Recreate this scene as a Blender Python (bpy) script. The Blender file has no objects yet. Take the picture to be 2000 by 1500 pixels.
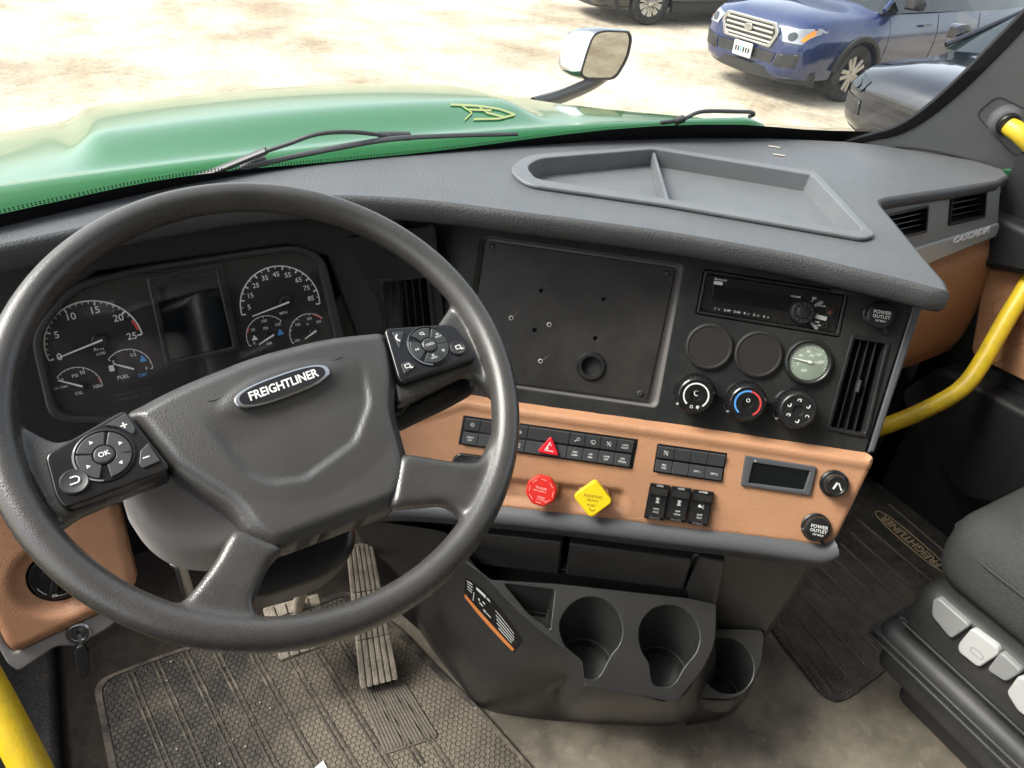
import bpy, bmesh, math, random
from mathutils import Vector as V, Matrix, geometry
random.seed(7)
R_ = math.radians
scene = bpy.context.scene
col = scene.collection

# ------------------------------------------------------------------ camera, sky, sun, exposure
PITCH, YAW, ROLL, FPX = 36.0, 31.0, 4.6, 1444.0
CAM = V((0, 0, 1.22))
def _basis():
    p, y, r = R_(PITCH), R_(YAW), R_(ROLL)
    f = V((math.sin(y)*math.cos(p), math.cos(y)*math.cos(p), -math.sin(p)))
    rt = V((math.cos(y), -math.sin(y), 0)); up = rt.cross(f)
    return rt*math.cos(r)+up*math.sin(r), up*math.cos(r)-rt*math.sin(r), f
CR, CU, CF = _basis()
cd = bpy.data.cameras.new('camera'); co = bpy.data.objects.new('camera', cd); col.objects.link(co)
co.matrix_world = Matrix(((CR.x, CU.x, -CF.x, CAM.x), (CR.y, CU.y, -CF.y, CAM.y), (CR.z, CU.z, -CF.z, CAM.z), (0, 0, 0, 1)))
cd.sensor_width = 36; cd.lens = 36*FPX/2000; cd.clip_start = .02; cd.clip_end = 2000
scene.camera = co

world = bpy.data.worlds.new('World'); scene.world = world; world.use_nodes = True
SUN_EL, SUN_AZ = 50, -62          # degrees; azimuth from +Y (ahead of the truck) towards +X
wn = world.node_tree.nodes; wl = world.node_tree.links
sky = wn.new('ShaderNodeTexSky'); sky.sky_type = 'NISHITA'; sky.sun_disc = False
sky.sun_elevation = R_(SUN_EL); sky.sun_rotation = R_(SUN_AZ); sky.dust_density = 3.0; sky.air_density = 1.0
hs = wn.new('ShaderNodeHueSaturation'); hs.inputs['Saturation'].default_value = .38      # thin bright overcast
wl.new(sky.outputs[0], hs.inputs['Color']); wl.new(hs.outputs[0], wn['Background'].inputs[0]); wn['Background'].inputs[1].default_value = .12
sl = bpy.data.lights.new('sun', 'SUN'); sl.energy = 1.5; sl.angle = R_(25); sl.color = (1, .96, .88)
so = bpy.data.objects.new('sun', sl); col.objects.link(so)
sd = V((math.sin(R_(SUN_AZ))*math.cos(R_(SUN_EL)), math.cos(R_(SUN_AZ))*math.cos(R_(SUN_EL)), math.sin(R_(SUN_EL))))
so.rotation_euler = sd.to_track_quat('Z', 'Y').to_euler(); so.location = (0, 0, 20)
vs = scene.view_settings; vs.view_transform = 'Standard'; vs.look = 'None'; vs.gamma = 1; vs.exposure = 1.95
scene.cycles.max_bounces = 8; scene.cycles.transparent_max_bounces = 12; scene.cycles.use_denoising = True
scene.cycles.sample_clamp_indirect = 8

# ------------------------------------------------------------------ helpers
def ray(px, py): return CF + CR*((px-1000)/FPX) - CU*((py-750)/FPX)
def onplane(px, py, o, n):
    d = ray(px, py); return CAM + d*((o-CAM).dot(n)/d.dot(n))
def onz(px, py, z): return onplane(px, py, V((0, 0, z)), V((0, 0, 1)))
def ondepth(px, py, dep): return CAM + ray(px, py)*dep

class Frame:
    def __init__(s, o, ex, ey):
        s.o = V(o); s.ex = V(ex).normalized(); s.n = s.ex.cross(V(ey)).normalized(); s.ey = s.n.cross(s.ex)
    def uv(s, px, py, off=0.):
        p = onplane(px, py, s.o+s.n*off, s.n)-s.o
        return V((p.dot(s.ex), p.dot(s.ey)))
    def loop(s, pts, off=0.): return [s.uv(a, b, off) for a, b in pts]
    def M(s, u=0., v=0., w=0., rot=0.):
        o = s.o+s.ex*u+s.ey*v+s.n*w
        m = Matrix(((s.ex.x, s.ey.x, s.n.x, o.x), (s.ex.y, s.ey.y, s.n.y, o.y), (s.ex.z, s.ey.z, s.n.z, o.z), (0, 0, 0, 1)))
        return m @ Matrix.Rotation(rot, 4, 'Z') if rot else m
    def at(s, px, py, off=0., rot=0.):
        a = s.uv(px, py, off); return s.M(a.x, a.y, off, rot)
    def P(s, u, v, w=0.): return s.o+s.ex*u+s.ey*v+s.n*w

def T(x=0, y=0, z=0): return Matrix.Translation((x, y, z))
def RZ(a): return Matrix.Rotation(a, 4, 'Z')
I4 = Matrix.Identity(4)

def thing(name, label, cat, M=None, group=None, kind=None):
    o = bpy.data.objects.new(name, None); col.objects.link(o); o.empty_display_size = .02
    o.matrix_world = M or I4
    o['label'] = label; o['category'] = cat
    if group: o['group'] = group
    o['kind'] = kind or 'thing'
    return o
def part(name, me, mat, parent=None, M=None, label=None, sm=True, kind=None):
    """M is local to the parent."""
    o = bpy.data.objects.new(name, me); col.objects.link(o)
    if mat and not me.materials: me.materials.append(MAT[mat])
    elif mat and me.materials[0] != MAT[mat]:
        o.data = me = me.copy(); me.materials.clear(); me.materials.append(MAT[mat])
    if parent is not None: o.parent = parent
    o.matrix_basis = M or I4
    if label: o['label'] = label
    if kind: o['kind'] = kind
    return o
def single(name, me, mat, label, cat, M=None, group=None, kind=None):
    o = part(name, me, mat, None, M); o['label'] = label; o['category'] = cat
    if group: o['group'] = group
    if kind: o['kind'] = kind
    return o

def fin(me, ang=38):
    me.validate(); me.update()
    if len(me.polygons):
        me.polygons.foreach_set('use_smooth', [True]*len(me.polygons))
        me.set_sharp_from_angle(angle=R_(ang))
    return me
def wnorm(me, ang=40):
    """area-weighted corner normals, so large flat faces stay flat beside small rounded edges"""
    ca = math.cos(R_(ang)); fn = [p.normal.copy() for p in me.polygons]; fa = [p.area for p in me.polygons]
    vf = [[] for _ in me.vertices]
    for p in me.polygons:
        for v in p.vertices: vf[v].append(p.index)
    out = [None]*len(me.loops)
    for p in me.polygons:
        n0 = fn[p.index]
        for li in p.loop_indices:
            v = me.loops[li].vertex_index; acc = V((0, 0, 0))
            for q in vf[v]:
                if fn[q].dot(n0) > ca: acc += fn[q]*fa[q]
            out[li] = acc.normalized() if acc.length > 1e-12 else n0
    me.normals_split_custom_set(out); return me
def frombm(bm, ang=38):
    me = bpy.data.meshes.new('m'); bm.normal_update(); bm.to_mesh(me); bm.free(); return fin(me, ang)
def frompy(v, f, ang=38):
    me = bpy.data.meshes.new('m'); me.from_pydata([tuple(a) for a in v], [], f)
    bm = bmesh.new(); bm.from_mesh(me); bmesh.ops.recalc_face_normals(bm, faces=bm.faces); bm.to_mesh(me); bm.free()
    return fin(me, ang)
def join(items, ang=38):
    bm = bmesh.new()
    for me, M in items:
        n0 = len(bm.verts); bm.from_mesh(me); bm.verts.ensure_lookup_table()
        if M is not None: bmesh.ops.transform(bm, matrix=M, verts=bm.verts[n0:])
    return frombm(bm, ang)
def moved(me, M):
    m = me.copy(); m.transform(M); return m

def plate(loops, t, bev=0., res=2, ang=38):
    """flat plate in XY from z=0 to z=t; loops[0] outline, the rest holes"""
    c = bpy.data.curves.new('c', 'CURVE'); c.dimensions = '2D'; c.fill_mode = 'BOTH'
    for pts in loops:
        s = c.splines.new('POLY'); s.points.add(len(pts)-1)
        for p, q in zip(s.points, pts): p.co = (q[0], q[1], 0, 1)
        s.use_cyclic_u = True
    c.extrude = max(t/2-bev, 0); c.bevel_depth = bev; c.bevel_resolution = res; c.offset = -bev
    o = bpy.data.objects.new('o', c); me = bpy.data.meshes.new_from_object(o)
    bpy.data.objects.remove(o); bpy.data.curves.remove(c)
    me.transform(T(0, 0, t/2)); 
    bm = bmesh.new(); bm.from_mesh(me); bmesh.ops.remove_doubles(bm, verts=bm.verts, dist=1e-6); bm.to_mesh(me); bm.free()
    fin(me, ang); return wnorm(me) if bev else me
def sheet(loops):
    c = bpy.data.curves.new('c', 'CURVE'); c.dimensions = '2D'; c.fill_mode = 'BOTH'
    for pts in loops:
        s = c.splines.new('POLY'); s.points.add(len(pts)-1)
        for p, q in zip(s.points, pts): p.co = (q[0], q[1], 0, 1)
        s.use_cyclic_u = True
    o = bpy.data.objects.new('o', c); me = bpy.data.meshes.new_from_object(o)
    bpy.data.objects.remove(o); bpy.data.curves.remove(c)
    return fin(me)
_tc = {}
def text(s, size=.01, bold=0., ext=.0002, shear=0., align='CENTER', sx=1.):
    k = (s, size, bold, ext, shear, align, sx)
    if k in _tc: return _tc[k]
    c = bpy.data.curves.new('t', 'FONT'); c.body = s; c.size = 1; c.offset = bold; c.extrude = 0; c.shear = shear
    c.align_x = align; c.align_y = 'CENTER'; c.resolution_u = 3
    o = bpy.data.objects.new('o', c); me = bpy.data.meshes.new_from_object(o)
    bpy.data.objects.remove(o); bpy.data.curves.remove(c)
    me.transform(Matrix.Diagonal((size*sx, size, size, 1)))
    if ext:
        bm = bmesh.new(); bm.from_mesh(me)
        g = bmesh.ops.extrude_face_region(bm, geom=bm.faces[:])
        bmesh.ops.translate(bm, vec=(0, 0, ext), verts=[e for e in g['geom'] if isinstance(e, bmesh.types.BMVert)])
        bmesh.ops.recalc_face_normals(bm, faces=bm.faces); bm.to_mesh(me); bm.free()
    _tc[k] = fin(me, 20); return me
def rrect(w, h, r, n=4, cx=0, cy=0):
    out = []
    for sx, sy, a0 in ((1, 1, 0), (-1, 1, 90), (-1, -1, 180), (1, -1, 270)):
        for k in range(n+1):
            a = R_(a0+90*k/n); out.append(V((cx+sx*(w/2-r)+r*math.cos(a), cy+sy*(h/2-r)+r*math.sin(a))))
    return out
def circ(r, n=32, cx=0, cy=0, a0=0., sy=1.): return [V((cx+r*math.cos(a0+2*math.pi*k/n), cy+sy*r*math.sin(a0+2*math.pi*k/n))) for k in range(n)]
def rnd(pts, r, n=4):
    """round the corners of a 2D polygon; r number or list"""
    out = []; N = len(pts)
    for i in range(N):
        p, a, b = V(pts[i]), V(pts[i-1]), V(pts[(i+1) % N]); rr = r[i] if isinstance(r, (list, tuple)) else r
        d1, d2 = (a-p), (b-p); l1, l2 = d1.length, d2.length
        k = min(rr, l1*.49, l2*.49)
        if k < 1e-5: out.append(p); continue
        s, e = p+d1*(k/l1), p+d2*(k/l2)
        for j in range(n+1):
            t = j/n; out.append(s*(1-t)**2+p*(2*t*(1-t))+e*t*t)
    return out
def arcpoly(r0, r1, a0, a1, n=20):
    """flat ring sector, angles in degrees"""
    a = [R_(a0+(a1-a0)*k/n) for k in range(n+1)]
    return [V((r1*math.cos(t), r1*math.sin(t))) for t in a]+[V((r0*math.cos(t), r0*math.sin(t))) for t in reversed(a)]
def lathe(prof, n=40, ang=38, M=None):
    v, f = [], []
    for r, z in prof:
        if r < 1e-7: v.append([(0, 0, z)])
        else: v.append([(r*math.cos(2*math.pi*k/n), r*math.sin(2*math.pi*k/n), z) for k in range(n)])
    vv, idx = [], []
    for row in v: idx.append(len(vv)); vv += row
    for i in range(len(v)-1):
        a, b = v[i], v[i+1]
        for k in range(n):
            k2 = (k+1) % n
            if len(a) == 1 and len(b) == 1: continue
            if len(a) == 1: f.append((idx[i], idx[i+1]+k, idx[i+1]+k2))
            elif len(b) == 1: f.append((idx[i]+k, idx[i]+k2, idx[i+1]))
            else: f.append((idx[i]+k, idx[i]+k2, idx[i+1]+k2, idx[i+1]+k))
    me = frompy(vv, f, ang)
    if M is not None: me.transform(M)
    return me
def cyl(r, h, bev=.0008, n=32, r2=None):
    r2 = r if r2 is None else r2
    return lathe([(0, 0), (r, 0), (r2, h-bev), (r2-bev*.3, h-bev*.3), (r2-bev, h), (0, h)], n)
def loft(rings, closed=True, cap=True, ang=38):
    v = [p for r in rings for p in r]; n = len(rings[0]); f = []
    for i in range(len(rings)-1):
        for k in range(n if closed else n-1):
            k2 = (k+1) % n
            f.append((i*n+k, i*n+k2, (i+1)*n+k2, (i+1)*n+k))
    if cap and closed: f.append(tuple(range(n))[::-1]); f.append(tuple((len(rings)-1)*n+k for k in range(n)))
    return frompy(v, f, ang)
def smoothpath(pts, n=6, closed=False):
    """Catmull-Rom"""
    P = [V(p) for p in pts]; out = []; N = len(P)
    for i in range(N if closed else N-1):
        p1, p2 = P[i], P[(i+1) % N]
        p0 = P[i-1] if (closed or i > 0) else p1*2-p2
        p3 = P[(i+2) % N] if (closed or i+2 < N) else p2*2-p1
        for k in range(n):
            t = k/n; out.append(.5*((2*p1)+(p2-p0)*t+(2*p0-5*p1+4*p2-p3)*t*t+(3*p1-p0-3*p2+p3)*t**3))
    if not closed: out.append(P[-1])
    return out
def tube(pts, rad, n=12, cap=True, sy=1., up=None):
    P = [V(p) for p in pts]; rings = []; prev = None
    for i, p in enumerate(P):
        t = (P[min(i+1, len(P)-1)]-P[max(i-1, 0)]).normalized()
        u = V(up) if up else prev or (V((0, 0, 1)) if abs(t.z) < .9 else V((1, 0, 0)))
        a = (u-t*u.dot(t)).normalized(); b = t.cross(a); prev = a
        r = rad(i/(len(P)-1)) if callable(rad) else rad
        rings.append([p+a*(r*sy*math.cos(2*math.pi*k/n))+b*(r*math.sin(2*math.pi*k/n)) for k in range(n)])
    return loft(rings, True, cap, 50)
def box(x, y, z, b=.001, cz=None):
    """x,y centred, z from 0 up"""
    return plate([rrect(x, y, min(b*1.5, x*.3, y*.3), 2)], z, min(b, z*.3), 1)
def inside(p, poly):
    c = False; n = len(poly); j = n-1
    for i in range(n):
        a, b = poly[i], poly[j]
        if (a[1] > p[1]) != (b[1] > p[1]) and p[0] < (b[0]-a[0])*(p[1]-a[1])/(b[1]-a[1])+a[0]: c = not c
        j = i
    return c
def pdist(p, poly):
    """signed distance, positive inside"""
    d = 1e9; n = len(poly); P = V((p[0], p[1]))
    for i in range(n):
        a, b = poly[i-1], poly[i]; ab = b-a; L = ab.length_squared
        t = 0 if L < 1e-14 else max(0, min(1, (P-a).dot(ab)/L)); d = min(d, (P-a-ab*t).length)
    return d if inside(p, poly) else -d
def sstep(a, b, x):
    t = max(0, min(1, (x-a)/(b-a))); return t*t*(3-2*t)
def field(outline, step, h, holes=(), skirt=0., ang=50):
    """triangulated sheet over a 2D outline with height h(u,v); skirt drops the border down"""
    pts = []; edges = []
    def add(loop):
        dense = []
        for i in range(len(loop)):
            a, b = loop[i], loop[(i+1) % len(loop)]; k = max(1, int((b-a).length/step))
            dense += [a+(b-a)*(j/k) for j in range(k)]
        s = len(pts); pts.extend(dense); n = len(dense)
        edges.extend((s+i, s+(i+1) % n) for i in range(n)); return n
    nb = add([V(p) for p in outline])
    for hl in holes: add([V(p) for p in hl])
    x0, x1 = min(p[0] for p in outline), max(p[0] for p in outline); y0, y1 = min(p[1] for p in outline), max(p[1] for p in outline)
    oo = [V(p) for p in outline]; hh = [[V(p) for p in q] for q in holes]
    y = y0; r = 0
    while y < y1:
        x = x0+(step*.5 if r % 2 else 0)
        while x < x1:
            p = (x, y)
            if pdist(p, oo) > step*.45 and all(pdist(p, q) < -step*.45 for q in hh): pts.append(V(p))
            x += step
        y += step*.87; r += 1
    res = geometry.delaunay_2d_cdt(pts, edges, [], 0, 1e-7)
    vs2, fs = res[0], res[2]
    keep = []
    for f in fs:
        c = sum((vs2[i] for i in f), V((0, 0)))/len(f)
        if inside(c, oo) and not any(inside(c, q) for q in hh): keep.append(tuple(f))
    v3 = [V((p.x, p.y, h(p.x, p.y))) for p in vs2]
    bm = bmesh.new(); bv = [bm.verts.new(p) for p in v3]
    for f in keep:
        try: bm.faces.new([bv[i] for i in f])
        except ValueError: pass
    bmesh.ops.delete(bm, geom=[v for v in bm.verts if not v.link_faces], context='VERTS')
    bmesh.ops.recalc_face_normals(bm, faces=bm.faces)
    if sum(f.normal.z for f in bm.faces) < 0: bmesh.ops.reverse_faces(bm, faces=bm.faces)
    if skirt:
        be = [e for e in bm.edges if e.is_boundary]
        g = bmesh.ops.extrude_edge_only(bm, edges=be)
        bmesh.ops.translate(bm, vec=(0, 0, -skirt), verts=[e for e in g['geom'] if isinstance(e, bmesh.types.BMVert)])
    return frombm(bm, ang)
def remesh(me, voxel, smooth=0, fac=.5):
    o = bpy.data.objects.new('o', me); col.objects.link(o)
    m = o.modifiers.new('r', 'REMESH'); m.mode = 'VOXEL'; m.voxel_size = voxel
    if smooth:
        s = o.modifiers.new('s', 'SMOOTH'); s.iterations = smooth; s.factor = fac
    dg = bpy.context.evaluated_depsgraph_get(); out = bpy.data.meshes.new_from_object(o.evaluated_get(dg))
    bpy.data.objects.remove(o); return fin(out, 60)
def subsurf(me, lv=2):
    o = bpy.data.objects.new('o', me); col.objects.link(o)
    m = o.modifiers.new('r', 'SUBSURF'); m.levels = lv
    dg = bpy.context.evaluated_depsgraph_get(); out = bpy.data.meshes.new_from_object(o.evaluated_get(dg))
    bpy.data.objects.remove(o); return fin(out, 60)

# ------------------------------------------------------------------ materials
MAT = {}
def mat(name, rgb, rough=.5, grain=0., gscale=900, spec=.5, var=.0, vscale=8, coat=0., metal=0., dust=0., dustcol=(.32, .27, .21), dscale=14, emit=None, rvar=0., gtype='VORONOI'):
    m = bpy.data.materials.new(name); m.use_nodes = True; nt = m.node_tree; N = nt.nodes; L = nt.links; b = N['Principled BSDF']
    b.inputs['Base Color'].default_value = (*rgb, 1); b.inputs['Roughness'].default_value = rough
    b.inputs['Specular IOR Level'].default_value = spec; b.inputs['Metallic'].default_value = metal
    b.inputs['Coat Weight'].default_value = coat; b.inputs['Coat Roughness'].default_value = .05
    if emit: b.inputs['Emission Color'].default_value = (*emit[:3], 1); b.inputs['Emission Strength'].default_value = emit[3]
    tc = N.new('ShaderNodeTexCoord')
    cs = None
    if var:
        no = N.new('ShaderNodeTexNoise'); no.inputs['Scale'].default_value = vscale; no.inputs['Detail'].default_value = 6; no.inputs['Roughness'].default_value = .65
        L.new(tc.outputs['Object'], no.inputs['Vector'])
        mp = N.new('ShaderNodeMapRange'); mp.inputs[1].default_value = .3; mp.inputs[2].default_value = .7; mp.inputs[3].default_value = 1-var; mp.inputs[4].default_value = 1+var
        L.new(no.outputs[0], mp.inputs[0])
        mx = N.new('ShaderNodeMix'); mx.data_type = 'RGBA'; mx.blend_type = 'MULTIPLY'; mx.inputs[0].default_value = 1
        mx.inputs[6].default_value = (*rgb, 1); L.new(mp.outputs[0], mx.inputs[7]); cs = mx.outputs[2]
        if rvar:
            mr = N.new('ShaderNodeMapRange'); mr.inputs[1].default_value = .3; mr.inputs[2].default_value = .7; mr.inputs[3].default_value = rough-rvar; mr.inputs[4].default_value = rough+rvar
            L.new(no.outputs[0], mr.inputs[0]); L.new(mr.outputs[0], b.inputs['Roughness'])
    if dust:
        nd = N.new('ShaderNodeTexNoise'); nd.inputs['Scale'].default_value = dscale; nd.inputs['Detail'].default_value = 10; nd.inputs['Roughness'].default_value = .7
        L.new(tc.outputs['Object'], nd.inputs['Vector'])
        cr = N.new('ShaderNodeMapRange'); cr.inputs[1].default_value = .42; cr.inputs[2].default_value = .72; cr.inputs[3].default_value = 0; cr.inputs[4].default_value = dust
        L.new(nd.outputs[0], cr.inputs[0])
        mx2 = N.new('ShaderNodeMix'); mx2.data_type = 'RGBA'; L.new(cr.outputs[0], mx2.inputs[0])
        if cs: L.new(cs, mx2.inputs[6])
        else: mx2.inputs[6].default_value = (*rgb, 1)
        mx2.inputs[7].default_value = (*dustcol, 1); cs = mx2.outputs[2]
    if cs: L.new(cs, b.inputs['Base Color'])
    if grain:
        if gtype == 'VORONOI':
            g = N.new('ShaderNodeTexVoronoi'); g.feature = 'F1'; out = 'Distance'
        else:
            g = N.new('ShaderNodeTexNoise'); g.inputs['Detail'].default_value = 3; out = 0
        g.inputs['Scale'].default_value = gscale; L.new(tc.outputs['Object'], g.inputs['Vector'])
        bu = N.new('ShaderNodeBump'); bu.inputs['Strength'].default_value = grain; bu.inputs['Distance'].default_value = .6/gscale
        L.new(g.outputs[out], bu.inputs['Height']); L.new(bu.outputs[0], b.inputs['Normal'])
    MAT[name] = m; return m

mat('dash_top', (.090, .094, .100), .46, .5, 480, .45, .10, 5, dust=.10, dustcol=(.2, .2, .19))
mat('pad_edge_shaded', (.052, .053, .055), .58, .5, 480, .4, .08, 9)  # the dash pad vinyl, darkened to carry the shade on its front face
mat('dash_side', (.020, .0195, .019), .6, .5, 700, .4, .1, 9)
mat('panel_black', (.0105, .012, .012), .5, .25, 900, .30, .12, 7, dust=.05)
mat('plate_black', (.014, .013, .012), .45, .12, 500, .38, .15, 8, dust=.06)
mat('tan', (.385, .196, .106), .50, .36, 520, .35, .09, 12, dust=.10, dustcol=(.4, .28, .18))
mat('trim_grey', (.075, .076, .083), .40, .1, 900, .5, .05, 9)
mat('silver_trim', (.40, .42, .41), .32, 0, 900, .5, .04, 9)
mat('vent_board', (.25, .265, .26), .6, .3, 700, .35, .05, 9)
mat('rim', (.042, .040, .0375), .28, .26, 900, .6, .16, 14, dust=.10, dustcol=(.15, .13, .115), dscale=9, rvar=.06)
mat('hub', (.046, .0445, .043), .33, .26, 800, .55, .08, 9, dust=.08, dustcol=(.15, .13, .12))
mat('gloss_black', (.008, .008, .009), .18, 0, 900, .5, .1, 10, dust=.03)
mat('satin_black', (.010, .010, .011), .34, .06, 900, .42, .1, 12, dust=.04)
mat('key_grey', (.034, .036, .038), .42, .05, 900, .45, .06, 12)
mat('deep_black', (.006, .006, .006), .7)
mat('cluster_face', (.018, .016, .015), .55, .05, 900, .3, .05, 9)
mat('glass_black', (.004, .005, .006), .06, 0, 900, .5, 0, 9)
mat('print_white', (.62, .62, .60), .6)
mat('print_red', (.50, .04, .04), .6)
mat('print_blue', (.06, .25, .60), .6)
mat('print_orange', (.62, .22, .06), .6)
mat('red_plastic', (.62, .022, .014), .40, 0, 900, .45, .05, 20)
mat('hazard_red', (.62, .010, .024), .32, 0, 900, .5)
mat('yellow_plastic', (.80, .56, .010), .40, 0, 900, .45, .05, 20)
mat('yellow_handle', (.66, .46, .018), .42, .1, 400, .45, .12, 14, dust=.45, dustcol=(.24, .175, .05), dscale=34)
mat('dark_ink', (.16, .10, .0), .7)
mat('console', (.028, .0275, .027), .28, .14, 900, .5, .10, 9, dust=.07, dustcol=(.12, .1, .09))
mat('column', (.26, .245, .23), .55, .3, 900, .4, .08, 9, dust=.08, dustcol=(.2, .18, .16))
mat('rubber_dirty', (.045, .042, .038), .7, .35, 240, .3, .2, 9, dust=.65, dustcol=(.30, .245, .18), dscale=18)
mat('pedal', (.28, .25, .205), .8, .4, 300, .25, .3, 30, dust=.8, dustcol=(.48, .415, .33), dscale=30)
mat('chrome', (.50, .51, .51), .12, metal=1.)
mat('steel', (.45, .45, .45), .3, metal=1.)
mat('seat_cloth', (.050, .050, .048), .9, 1., 420, .15, .30, 420, gtype='NOISE')
mat('seat_plastic', (.026, .026, .026), .5, .15, 700, .4, .1, 12, dust=.14, dustcol=(.16, .145, .13))
mat('button_grey', (.23, .23, .23), .45, .1, 700, .4, .04, 20)
mat('button_white', (.44, .44, .43), .40, 0, 700, .4, .03, 20)
mat('paper', (.8, .8, .8), .7)
mat('pillar', (.115, .118, .120), .7, .5, 600, .3, .06, 12)
mat('door_dark', (.012, .012, .013), .6, .2, 700, .35, .1, 12)
mat('frit', (.005, .005, .006), .6, spec=.2)
mat('wiper', (.035, .037, .040), .45, 0, 700, .4)
mat('rubber', (.02, .02, .02), .75, .2, 300, .3, .2, 20, dust=.3, dustcol=(.2, .18, .15))
mat('car_blue', (.001, .015, .080), .22, coat=1., var=.03, dust=.10, dustcol=(.2, .18, .16), dscale=3)
mat('car_navy', (.004, .006, .012), .12, coat=1., var=.03)
mat('car_black', (.010, .010, .011), .25, coat=.6, dust=.1)
mat('car_trim', (.016, .016, .016), .5, dust=.10, dustcol=(.10, .09, .08), dscale=6)
mat('car_glass', (.010, .016, .018), .04, spec=.8)
mat('alloy', (.55, .54, .50), .3, metal=.85)
mat('lamp_clear', (.30, .31, .32), .08, metal=.5)
mat('lamp_amber', (.75, .22, .02), .2)
mat('lamp_red', (.5, .02, .02), .2)
mat('hood_green', (.003, .095, .017), .16, spec=.4, coat=.42, var=.04, vscale=3)
mat('gauge_green', (.20, .24, .185), .5)
# ------------------------------------------------------------------ frames of the main faces
_a, _b = R_(40.66), R_(29.18)
SX = V((math.cos(_a), -math.sin(_a), 0)); SRD = V((-math.sin(_a), -math.cos(_a), 0)); SN = SRD*math.cos(_b)+V((0, 0, math.sin(_b)))
S = Frame((.754, .590, .741), SX, SN.cross(SX))                    # centre stack, turned to the driver
def Q(u, r, z): return V((.754, .590, 0))+SX*u+SRD*r+V((0, 0, z))
QW = Frame(Q(0, .168, .36), SX, (0, 0, 1))                           # upright wall under the stack
_d = R_(32); DN = SRD*math.sin(_d)+V((0, 0, math.cos(_d)))
D = Frame(Q(-.1, .245, .285), SX, DN.cross(SX))                     # cup deck
D2 = Frame(Q(.05, .235, .215), SX, DN.cross(SX))
_k = R_(20); KN = V((0, -math.cos(_k), math.sin(_k)))
K = Frame(onplane(376, 615, V((0, .87, 0)), V((0, 1, 0))), (1, 0, 0), KN.cross(V((1, 0, 0))))   # instrument cluster
DTN = V((.05, 0, 1)).normalized(); DTO = V((.45, 0, .838))
def dtop(px, py): return onplane(px, py, DTO, DTN)
DT = Frame(DTO, (1, 0, -.05), (0, 1, 0))                             # dash top

# ------------------------------------------------------------------ setting
GZ = -1.19
def ground_mat():
    m = bpy.data.materials.new('gravel_yard'); m.use_nodes = True; nt = m.node_tree; N = nt.nodes; L = nt.links; b = N['Principled BSDF']
    b.inputs['Roughness'].default_value = .9; tc = N.new('ShaderNodeTexCoord')
    n1 = N.new('ShaderNodeTexNoise'); n1.inputs['Scale'].default_value = .55; n1.inputs['Detail'].default_value = 9; n1.inputs['Roughness'].default_value = .62
    n2 = N.new('ShaderNodeTexNoise'); n2.inputs['Scale'].default_value = 9; n2.inputs['Detail'].default_value = 8; n2.inputs['Roughness'].default_value = .75
    vo = N.new('ShaderNodeTexVoronoi'); vo.inputs['Scale'].default_value = 14
    for n in (n1, n2, vo): L.new(tc.outputs['Object'], n.inputs['Vector'])
    cr = N.new('ShaderNodeValToRGB'); e = cr.color_ramp.elements
    e[0].position = .36; e[0].color = (.30, .24, .165, 1); e[1].position = .60; e[1].color = (.55, .495, .39, 1)
    L.new(n1.outputs[0], cr.inputs[0])
    c2 = N.new('ShaderNodeValToRGB'); e = c2.color_ramp.elements; e[0].position = .30; e[0].color = (.45, .45, .45, 1); e[1].position = .52; e[1].color = (1, 1, 1, 1)
    L.new(n2.outputs[0], c2.inputs[0])
    mx = N.new('ShaderNodeMix'); mx.data_type = 'RGBA'; mx.blend_type = 'MULTIPLY'; mx.inputs[0].default_value = .8
    L.new(cr.outputs[0], mx.inputs[6]); L.new(c2.outputs[0], mx.inputs[7]); L.new(mx.outputs[2], b.inputs['Base Color'])
    n4 = N.new('ShaderNodeTexNoise'); n4.inputs['Scale'].default_value = 22; n4.inputs['Detail'].default_value = 12; n4.inputs['Roughness'].default_value = .8; L.new(tc.outputs['Object'], n4.inputs['Vector'])
    c4 = N.new('ShaderNodeValToRGB'); e = c4.color_ramp.elements; e[0].position = .37; e[0].color = (.30, .28, .25, 1); e[1].position = .45; e[1].color = (1, 1, 1, 1); L.new(n4.outputs[0], c4.inputs[0])
    wv = N.new('ShaderNodeTexWave'); wv.inputs['Scale'].default_value = .22; wv.inputs['Distortion'].default_value = 6; wv.inputs['Detail'].default_value = 6; wv.inputs['Detail Scale'].default_value = 1.5; L.new(tc.outputs['Object'], wv.inputs['Vector'])
    c5 = N.new('ShaderNodeValToRGB'); e = c5.color_ramp.elements; e[0].position = .0; e[0].color = (.90, .87, .82, 1); e[1].position = .35; e[1].color = (1, 1, 1, 1); L.new(wv.outputs[0], c5.inputs[0])
    prev = mx.outputs[2]
    for cc_ in (c4, c5):
        my = N.new('ShaderNodeMix'); my.data_type = 'RGBA'; my.blend_type = 'MULTIPLY'; my.inputs[0].default_value = 1; L.new(prev, my.inputs[6]); L.new(cc_.outputs[0], my.inputs[7]); prev = my.outputs[2]
    L.new(prev, b.inputs['Base Color'])
    bu = N.new('ShaderNodeBump'); bu.inputs['Strength'].default_value = .7; bu.inputs['Distance'].default_value = .03
    L.new(n2.outputs[0], bu.inputs['Height']); L.new(bu.outputs[0], b.inputs['Normal']); MAT['gravel'] = m
ground_mat()
g = part('ground', frompy([(-400, -400, 0), (400, -400, 0), (400, 400, 0), (-400, 400, 0)], [(0, 1, 2, 3)]), 'gravel', None, T(0, 0, GZ)); g['kind'] = 'structure'

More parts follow.
